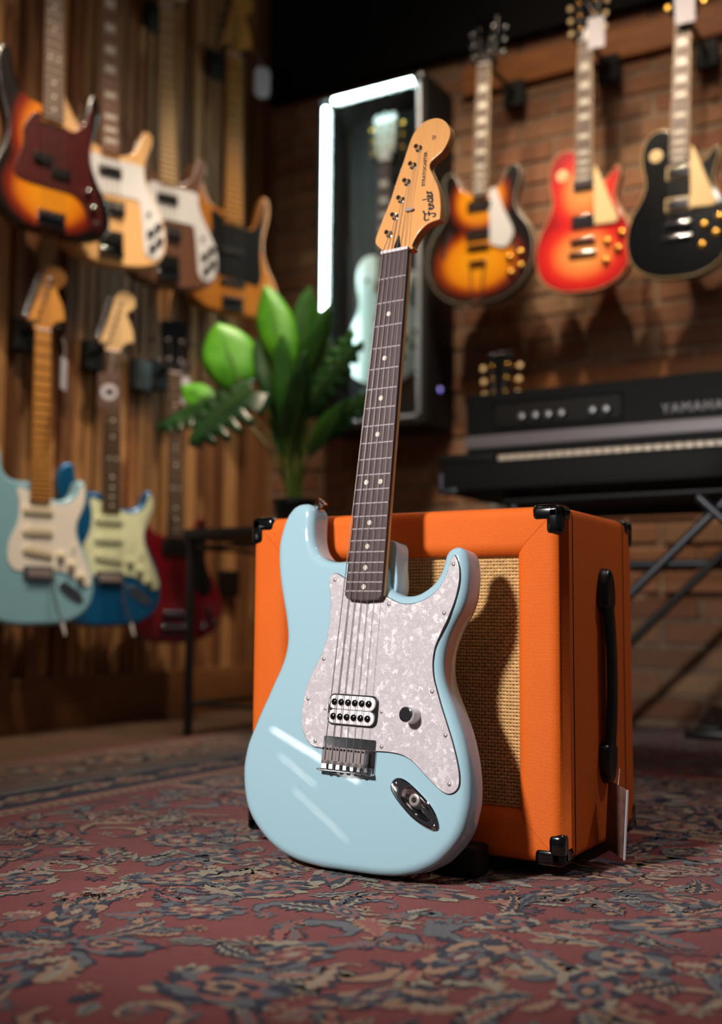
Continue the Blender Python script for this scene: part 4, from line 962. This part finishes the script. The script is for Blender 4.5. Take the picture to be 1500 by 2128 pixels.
# brick wall row
YG = 3.30
LPG = [(34, 222), (44, 222), (52, 205), (82, 130), (110, 62), (108, 48), (96, 44), (44, 46), (38, 52)]
LPS = dict(body=LP, T=48, r=4, scale=650, w0=43, w1=56, nf=22, yend=205, heel=215, head='gibson', headmat='black_gloss', bridge='tom', tail='stop', strings=6, sr=.4, spread=51, gz=7, zs=17, inlay='trap', nbind='cream', cover=1,
    knobs=[(78, -14, 12, 12, 'gold', 0), (122, 6, 12, 12, 'gold', 0), (74, -74, 12, 12, 'gold', 0), (112, -42, 12, 12, 'gold', 0)])
def toggle(m):
    def f(g):
        q = MB(MM).slab(circ(-72, 222, 19, 24), 0, 2, .6, 0, 2).build('switch_ring', m, g); MB(MM).cyl((-72, 222, 2), (-70, 226, 16), 3, n=10).build('switch_tip', 'cream', q)
    return f
lr = bg_guitar('electric_guitar', 'cherry sunburst single cutaway guitar with cream pickguard on the brick wall', 'guitar', (-1.0861, 3.1746, 1.4295), bbasis(0, 1.0, 1.2), dict(LPS, k=.962, mat='cherry_burst', binding='cream', guard=('cream', LPG), neck='cherry', board='brown_board', tuner='gold', btn='cream', pickups=[(0, 182, 68, 36, 'chrome_cream', 0), (0, 62, 68, 36, 'chrome', 0)], extra=(toggle('cream'),), group='guitars on the brick wall'))
lk = bg_guitar('electric_guitar', 'glossy black single cutaway guitar with cream pickguard and gold knobs', 'guitar', (-0.7892, 3.1152, 1.4103), bbasis(0, 1.0, 2.4), dict(LPS, k=.944, mat='black_gloss', binding='cream', guard=('cream', LPG), neck='black_gloss', board='brown_board', tuner='gold', pickups=[(0, 160, 66, 30, 'chrome_cream', 0), (0, 62, 66, 30, 'chrome_cream', 0)], extra=(toggle('cream'),), group='guitars on the brick wall'))
ESG = [(34, 172), (46, 192), (60, 186), (86, 120), (122, 45), (118, 10), (96, -14), (64, -6), (44, 8), (40, 60)]
def fholes(g):
    for s in (-1, 1):
        P = [(s*x, y) for x, y in [(108, 70), (116, 60), (120, 40), (128, 10), (132, -12), (128, -28), (120, -26), (122, -10), (118, 10), (108, 40), (104, 58)]]
        MB(MM).slab(spl(P, 50), -.5, .35).build('f_hole', 'black_matte', g)
ca = bg_guitar('electric_guitar', 'amber sunburst hollow body guitar with white pickguard on the brick wall', 'guitar', (-1.4160, 3.1515, 1.4585), bbasis(0, 1.0, 1.8), dict(body=ES, k=.94, T=46, r=3, mat='casino_burst', binding='aged_white', guard=('guard_white', ESG), gz=6, scale=628, w0=43, w1=54, nf=22, yend=172, heel=180, neck='walnut', board='brown_board', inlay='trap', head='gibson', headmat='black_gloss', bridge='tom', tail='trap', brmat='chrome', strings=6, sr=.4, nbind='cream', spread=51,
    pickups=[(0, 140, 84, 30, 'chrome', 0), (0, 42, 84, 30, 'chrome', 0)], knobs=[(112, -52, 12, 12, 'gold', 0), (148, -40, 12, 12, 'gold', 0), (118, -104, 12, 12, 'gold', 0), (152, -86, 12, 12, 'gold', 0)], extra=(fholes,), group='guitars on the brick wall'))
hanger(ca, 640, YB-.032, 'the amber hollow body guitar'); hanger(lr, 662, YB-.032, 'the cherry sunburst guitar'); hanger(lk, 662, YB-.032, 'the glossy black guitar')
# price tags
def tagcard(label, p, w, h, rz, mat='tag_white', dx=0, oval=False, s=None):
    t = thing('price_tag', label, 'tag', p, Matrix.Rotation(math.radians(rz), 3, 'Z'))
    P = rrect(0, 0, w, h, w*.45 if oval else .003, 5)
    b = MB(); b.T = Matrix.Rotation(PI/2, 4, 'X'); b.slab(P, -.0005, .0005); b.build('card', mat, t)
    MB().tube([(0, 0, h/2-.004), (dx*.5, 0, h/2+.03), (dx, .01, h/2+.06)], .0007, 5).build('tag_string', 'tag_white', t)
    if mat == 'tag_dark' or s:
        q = MB(); q.T = Matrix.Rotation(PI/2, 4, 'X'); q.slab(circ(0, -.006, w*.38, 18), .0004, .0009); o = q.build('print_disc', 'tag_white', t)
        q = MB(); q.T = Matrix.Rotation(PI/2, 4, 'X'); q.rbox(-w*.16, w*.2, -.014, .002, .0008, .0012, .002, .0001); q.build('print_mark', 'ink', o)
    return t
tagcard('white card tag beside the headstock of the cherry sunburst guitar', (-1.024, 3.13, 2.045), .050, .095, 6, dx=-.03)
tagcard('white card tag over the neck of the glossy black guitar', (-.752, 3.09, 2.03), .055, .095, 6, dx=-.02)
tagcard('white oval tag hanging by the neck of the amber bass', (-2.20, 3.077, 2.150), .055, .115, 46, dx=-.02, oval=True)
tagcard('dark printed tag with a pale disc on the bright blue guitar neck', (-2.185, 2.345, .935), .062, .098, 44, 'tag_dark', dx=.01)
tagcard('narrow white tag beside the red bass neck', (-2.205, 2.705, 1.0), .026, .085, 40, dx=-.02)
tagcard('white tag seen edge-on beside the amber neck of the pale blue guitar', (-2.18, 2.165, .945), .05, .085, 118, dx=.01)
ol = MB().rbox(XL+.012, XL+.036, 3.115, 3.225, .375, .465, .008, .006).build('wall_socket', 'black_plastic'); tag(ol, 'black socket box on the timber slats right of the red bass', 'wall socket')

# ------------------------------------------------------------------ display case with white guitar
DX0, DX1, DY0, DY1, DZ0, DZ1 = -2.062, -1.640, 3.225, 3.435, .935, 2.115
dc = thing('display_case', 'tall black glass fronted case lit by cold tube lights', 'display case', ((DX0+DX1)/2, (DY0+DY1)/2, DZ0))
DO = Vector(dc.location)
def dpart(b, name, mat):
    o = b.build(name, mat, dc); o.location = -DO; return o
tk = .018
dpart(MB().rbox(DX0, DX1, DY1-tk, DY1, DZ0, DZ1, .002), 'back_panel', 'black_matte')
for x in (DX0, DX1-tk): dpart(MB().rbox(x, x+tk, DY0, DY1-tk, DZ0, DZ1, .002), 'side_panel', 'black_matte')
for z in (DZ0, DZ1-tk): dpart(MB().rbox(DX0+tk, DX1-tk, DY0, DY1-tk, z, z+tk, .002), 'end_panel', 'black_matte')
dpart(MB().box(DX0+tk, DX1-tk, DY0+.008, DY0+.012, DZ0+tk, DZ1-tk), 'glass_pane', 'glass')
def led(a, b_, r, mat, nm):
    q = MB(); q.tube([a, b_], r, 18); return dpart(q, nm, mat)
led((DX0+.030, DY0+.002, 1.075), (DX0+.030, DY0+.002, DZ1-.035), .0095, 'led', 'tube_light')
led((DX0+.062, DY0+.002, DZ1-.016), (DX1-.050, DY0+.002, DZ1-.016), .0095, 'led', 'tube_light')
led((DX1-.024, DY0+.002, DZ0+.03), (DX1-.024, DY0+.002, DZ1-.03), .008, 'alu', 'edge_profile')
led((DX0+.04, DY0+.002, DZ0+.022), (DX1-.030, DY0+.002, DZ0+.022), .008, 'alu', 'edge_profile')
for x, z in ((DX0+.012, DZ1-.012), (DX0+.034, DZ1-.010), (DX1-.020, DZ1-.006)): dpart(MB().lathe([(.010, -.006), (.010, .006)], (x, DY0+.004, z), 12), 'corner_joint', 'alu')
q = MB(); q.T = Matrix.Translation((DX1+.001, 3.33, 1.06)) @ Matrix.Rotation(PI/2, 4, 'Y'); q.lathe([(.008, 0), (.006, .004)], (0, 0, 0), 12); dpart(q, 'indicator_lamp', 'blue_led')
def gold_trim(g): MB(MM).slab(circ(-70, 210, 8, 16), 0, 3).build('switch', 'black_plastic', g)
wlp = bg_guitar('electric_guitar', 'white single cutaway guitar with white headstock inside the lit case', 'guitar', (-1.853, 3.335, 1.262), bbasis(0, 0, 0), dict(LPS, mat='lp_white', neck='maple_old', board='rosewood', headmat='lp_white', tuner='gold', scale=628, inlay='block', nbind=None, pickups=[(0, 182, 68, 36, 'gold', 0), (0, 62, 68, 36, 'gold', 0)], knobs=[(78, -14, 11, 12, 'black_plastic', 0), (122, 6, 11, 12, 'black_plastic', 0), (74, -74, 11, 12, 'black_plastic', 0), (112, -42, 11, 12, 'black_plastic', 0)], extra=(gold_trim,)))
hanger(wlp, 640, DY1-tk-.001, 'the white guitar in the case')
# guitar standing behind the piano
bk = bg_guitar('electric_guitar', 'guitar standing behind the electric piano with only its black headstock showing', 'guitar', (-1.382, 3.20, .325), bbasis(4, 3, 0), dict(LPS, mat='black_gloss', neck='black_gloss', board='rosewood', tuner='gold', btn='cream', scale=640, pickups=[(0, 182, 68, 36, 'chrome', 0), (0, 62, 68, 36, 'chrome', 0)]))

gs = thing('guitar_stand', 'low black stand behind the stage piano carrying the hidden guitar', 'stand', (-1.382, 3.23, -.006))
for dx, dy in ((-.14, -.10), (.14, -.10), (0, .14)): MB().tube([(0, .03, .16), (dx*.6, dy*.6+.02, .07), (dx, dy, .008)], .008, 8).build('leg', 'black_metal', gs)
MB().tube([(-.07, -.095, .150), (-.07, -.09, .112), (-.05, .02, .115), (0, .03, .16), (.05, .02, .115), (.07, -.09, .112), (.07, -.095, .150)], .007, 8).build('cradle', 'rubber', gs)

# ------------------------------------------------------------------ electric piano on its stand
PY = 2.50; PZ = .612; PX0, PX1 = -1.233, .16
pn = thing('electric_piano', 'black stage piano with a silver strip in front of the brick wall', 'electric piano', ((PX0+PX1)/2, PY+.3, PZ))
PO = Vector(pn.location)
def ppart(b, name, mat, sharp=38, par=None):
    o = b.build(name, mat, par or pn, sharp)
    if par is None: o.location = -PO
    return o
ppart(MB().rbox(PX0, PX1, PY, PY+.62, PZ, PZ+.072, .006), 'lower_case', 'black_vinyl')
for x0, x1 in ((PX0, PX0+.150), (PX1-.15, PX1)): ppart(MB().rbox(x0, x1, PY+.002, PY+.22, PZ+.070, PZ+.094, .005), 'cheek_block', 'black_vinyl')
ppart(MB().rbox(PX0+.01, PX1-.01, PY+.004, PY+.016, PZ+.004, PZ+.020, .003), 'lower_rail', 'grey_tube')
UX0 = -1.262
ub = MB(); ub.T = Matrix(((1, 0, 0, 0), (0, 0, 1, 0), (0, 1, 0, 0), (0, 0, 0, 1)))
ub.slab(rrect((UX0+PX1-.03)/2, .8115, PX1-.03-UX0, .175, .018, 5), PY+.225, PY+.62, .004, .004, 3)
ppart(ub, 'upper_case', 'black_vinyl')
UY = PY+.225
ppart(MB().rbox(UX0-.001, PX1-.03, UY-.006, UY+.002, .752, .786, .003), 'silver_strip', 'silver_trim')
ppart(MB().rbox(-1.185, -.835, UY-.003, UY+.002, .800, .868, .006), 'control_panel', 'black_matte')
for x in (-1.098, -1.060, -1.025, -.990, -.908, -.873):
    q = MB(); q.T = Matrix.Translation((x, UY-.003, .826)) @ Matrix.Rotation(PI/2, 4, 'X'); q.lathe([(.0115, 0), (.0115, .008), (.009, .018), (.007, .019)], (0, 0, 0), 18); ppart(q, 'control_knob', 'alu')
text_mesh('YAMAHA', .031, .0008, 'silver_trim', 'lettering', pn, Matrix.Translation(Vector((-.738, UY-.0022, .806))-PO) @ Matrix.Rotation(PI/2, 4, 'X'), 0, 1.25, .0004)
kx = PX0+.152; wk = .0235
wm = MB().rbox(0, wk-.0012, 0, .15, 0, .020, .0015).mesh('white_key', 'key_white'); bm_ = MB().rbox(-.0055, .0055, .05, .15, .018, .031, .0015).mesh('black_key', 'black_plastic')
nk = int((PX1-.15-kx)/wk)
for k in range(nk):
    o = link(bpy.data.objects.new('white_key', wm), pn); o.location = Vector((kx+k*wk, PY+.012, PZ+.066))-PO
    if k % 7 in (0, 1, 3, 4, 5) and k < nk-1:
        o = link(bpy.data.objects.new('black_key', bm_), pn); o.location = Vector((kx+(k+1)*wk, PY+.012, PZ+.066))-PO
q = MB()
for ax in ((.05, .012, .012), (.012, .05, .012), (.012, .012, .05)): q.rbox(PX0-.002, PX0+ax[0], PY-.002, PY+ax[1], PZ-.002, PZ+ax[2], .004)
ppart(q, 'corner_cap', 'grey_tube')
st = thing('keyboard_stand', 'folding grey tube stand under the stage piano', 'stand', (-.6, PY+.3, 0))
SO = Vector(st.location)
def spart(b, name, mat):
    o = b.build(name, mat, st); o.location = -SO
y1, y2 = PY+.10, PY+.52
for yy in (y1, y2):
    m = 'grey_tube' if yy == y1 else 'black_metal'
    spart(MB().cyl((-1.14, yy, .03), (-.56, yy+.02, PZ-.03), .0115, n=10), 'cross_leg', m)
    spart(MB().cyl((-.06, yy, .03), (-.62, yy-.02, PZ-.03), .0115, n=10), 'cross_leg', m)
spart(MB().cyl((-1.0, y2+.04, .455), (.1, y2+.04, .455), .011, n=10), 'cross_rail', 'grey_tube')
for x in (-1.14, -.06): spart(MB().cyl((x, y1-.06, .0125), (x, y2+.06, .0125), .016, n=10), 'foot_bar', 'black_metal')
for yy in (y1, y2): spart(MB().cyl((-1.1, yy, PZ-.016), (.1, yy, PZ-.016), .014, n=10), 'top_rail', 'black_metal')
spart(MB().lathe([(.022, 0), (.022, .03), (.012, .034)], (-1.08, y1+.02, PZ-.036), 14), 'clamp_knob', 'grey_tube')
pd = thing('sustain_pedal', 'black sustain pedal on the rug below the stage piano', 'pedal', (-.72, 3.10, -.006))
MB().rbox(-.06, .07, -.07, .12, .001, .022, .01, .006).build('base', 'black_plastic', pd)
q = MB(); q.T = Matrix.Rotation(math.radians(14), 4, 'X'); q.rbox(-.03, .04, -.06, .12, .022, .05, .01, .006); q.build('treadle', 'black_metal', pd)
MB().lathe([(.008, .0), (.008, .012)], (.0, .0, .045), 12).build('pivot_bolt', 'chrome', pd)

# ------------------------------------------------------------------ side table with potted plant
TX0, TX1, TY0, TY1, TZ = -1.925, -1.22, 2.38, 2.80, .537
tb_ = thing('side_table', 'black metal framed side table behind the orange cabinet', 'table', ((TX0+TX1)/2, (TY0+TY1)/2, -.016))
TO = Vector(tb_.location)
def tpart(b, name, mat):
    o = b.build(name, mat, tb_); o.location = -TO
tpart(MB().rbox(TX0-.008, TX1+.008, TY0-.008, TY1+.008, TZ-.026, TZ, .004), 'table_top', 'black_metal')
for x in (TX0, TX1-.018):
    for yy in (TY0, TY1-.018): tpart(MB().rbox(x, x+.018, yy, yy+.018, -.0172 if x < -1.89 else -.0066, TZ-.026, .002), 'leg', 'black_metal')
for z in (.068, .484):
    for yy in (TY0+.004, TY1-.014): tpart(MB().rbox(TX0+.018, TX1-.018, yy, yy+.010, z, z+.010, .002), 'stretcher', 'black_metal')
    for x in (TX0+.004, TX1-.014): tpart(MB().rbox(x, x+.010, TY0+.018, TY1-.018, z, z+.010, .002), 'stretcher', 'black_metal')
PP = Vector((-1.727, 2.60, TZ))
pl = thing('potted_plant', 'leafy green artificial plant in a black pot on the side table', 'plant', PP)
MB().lathe([(.045, 0), (.058, .075), (.062, .08), (.062, .092), (.055, .092), (.052, .08)], (0, 0, 0), 28).build('pot', 'black_metal', pl)
MB().lathe([(.05, .07), (.052, .082)], (0, 0, 0), 20).build('soil', 'soil', pl)
def leaf(tip_c, L, Wd, nrm, upv, mat, split=0, cup=.12):
    """leaf blade centred near tip_c: upv = direction from stalk to tip, nrm = facing"""
    c = Vector(tip_c)-PP; uv = Vector(upv).normalized(); nv = Vector(nrm); nv = (nv-uv*nv.dot(uv)).normalized(); sv = uv.cross(nv)
    nu = 40 if split else 18; nvv = 8; V = []; F = []
    for i in range(nu+1):
        t = i/nu; w = Wd/2*(math.sin(PI*min(1, (t*.93+.07)))**.62)*(1-.28*t)*1.18
        if i == nu: w = .0006
        nt = 1.0
        if split and .16 < t < .93: nt = 1.0 if (i % 6) < 4 else .45
        for j in range(nvv+1):
            s = (j/nvv*2-1)
            back = -.16*L*max(0, abs(s)-.15)*(1-t)**3
            ww = w*(nt if abs(s) > .5 else 1)
            p = c+uv*((t-.45)*L+back)+sv*(s*ww)+nv*(-cup*L*(s*s)*.55-cup*L*(t-.3)**2+.0012*math.sin(9*t+2*s))
            V.append(p)
    for i in range(nu):
        for j in range(nvv): a = i*(nvv+1)+j; F.append((a, a+1, a+nvv+2, a+nvv+1))
    b = MB(); b.v = V; b.f = F
    o = b.build('leaf', mat, pl, None)
    o.data.polygons.foreach_set('use_smooth', [True]*len(o.data.polygons))
    sm = o.modifiers.new('thickness', 'SOLIDIFY'); sm.thickness = .0012
    base = c-uv*.45*L
    q = MB(); foot = Vector((RND.uniform(-.02, .02), RND.uniform(-.02, .02), .08))
    pth = []
    for k in range(9):
        t = k/8; pth.append(foot.lerp(base, t)+Vector((0, 0, 1))*(.10*math.sin(PI*t)*(base-foot).length)+Vector((base.x, base.y, 0))*(-.12*math.sin(PI*t)))
    q.tube(pth, [.0045-.0022*k/8 for k in range(9)], 7); q.build('stem', 'stem', o)
    q = MB(); q.tube([base+nv*.002, c+nv*.004, c+uv*.4*L-nv*.05*L], [.002, .0016, .0006], 5); q.build('midrib', 'stem', o)
CAMV = Vector((-1.73, 2.6, .9)); tocam = (Vector((0, 0, .3))-CAMV).normalized()
for a in [((-1.925, 2.55, 1.055), .185, .155, (.55, -.8, .15), (-.35, -.1, .93), 'leaf_light'),
          ((-1.775, 2.56, 1.125), .23, .105, (.35, -.8, .2), (-.30, 0, 1), 'leaf_light'),
          ((-1.715, 2.63, 1.13), .21, .085, (.6, -.5, .3), (.12, .05, 1), 'leaf_mid'),
          ((-1.665, 2.62, 1.07), .20, .07, (.8, -.4, .2), (.4, 0, .9), 'leaf_mid'),
          ((-2.065, 2.58, .955), .11, .08, (.4, -.8, .3), (-.8, -.1, .5), 'leaf_light'),
          ((-1.995, 2.48, .885), .23, .17, (.25, -.55, .75), (-.9, -.25, -.25), 'leaf_gloss', 1),
          ((-1.875, 2.46, .865), .23, .19, (.35, -.6, .65), (-.55, -.45, -.6), 'leaf_gloss', 1),
          ((-1.79, 2.56, .985), .20, .075, (.7, -.5, .3), (-.25, -.1, .9), 'leaf_dark'),
          ((-1.725, 2.55, .955), .24, .075, (.75, -.6, .1), (.02, -.1, 1), 'leaf_mid'),
          ((-1.66, 2.52, .90), .22, .075, (.75, -.5, .2), (.35, -.2, .9), 'leaf_dark'),
          ((-1.595, 2.57, .955), .23, .085, (.4, -.7, .45), (.7, 0, .75), 'leaf_dark', 1),
          ((-1.535, 2.58, .865), .21, .08, (.4, -.7, .45), (.8, -.05, .55), 'leaf_dark', 1),
          ((-1.60, 2.54, .815), .18, .065, (.4, -.7, .45), (.7, -.2, .6), 'leaf_mid'),
          ((-1.75, 2.68, 1.03), .22, .09, (.7, -.6, .1), (-.1, .1, 1), 'leaf_dark'),
          ((-1.685, 2.68, .98), .22, .08, (.7, -.5, .1), (.2, .1, 1), 'leaf_dark'),
          ((-1.63, 2.66, 1.0), .22, .08, (.7, -.5, .1), (.5, .1, 1), 'leaf_mid', 1),
          ((-1.70, 2.58, .84), .18, .06, (.75, -.5, .2), (.15, -.1, 1), 'leaf_dark'),
          ((-1.76, 2.58, .84), .18, .06, (.65, -.6, .2), (-.2, -.1, 1), 'leaf_mid')]:
    leaf(*a)
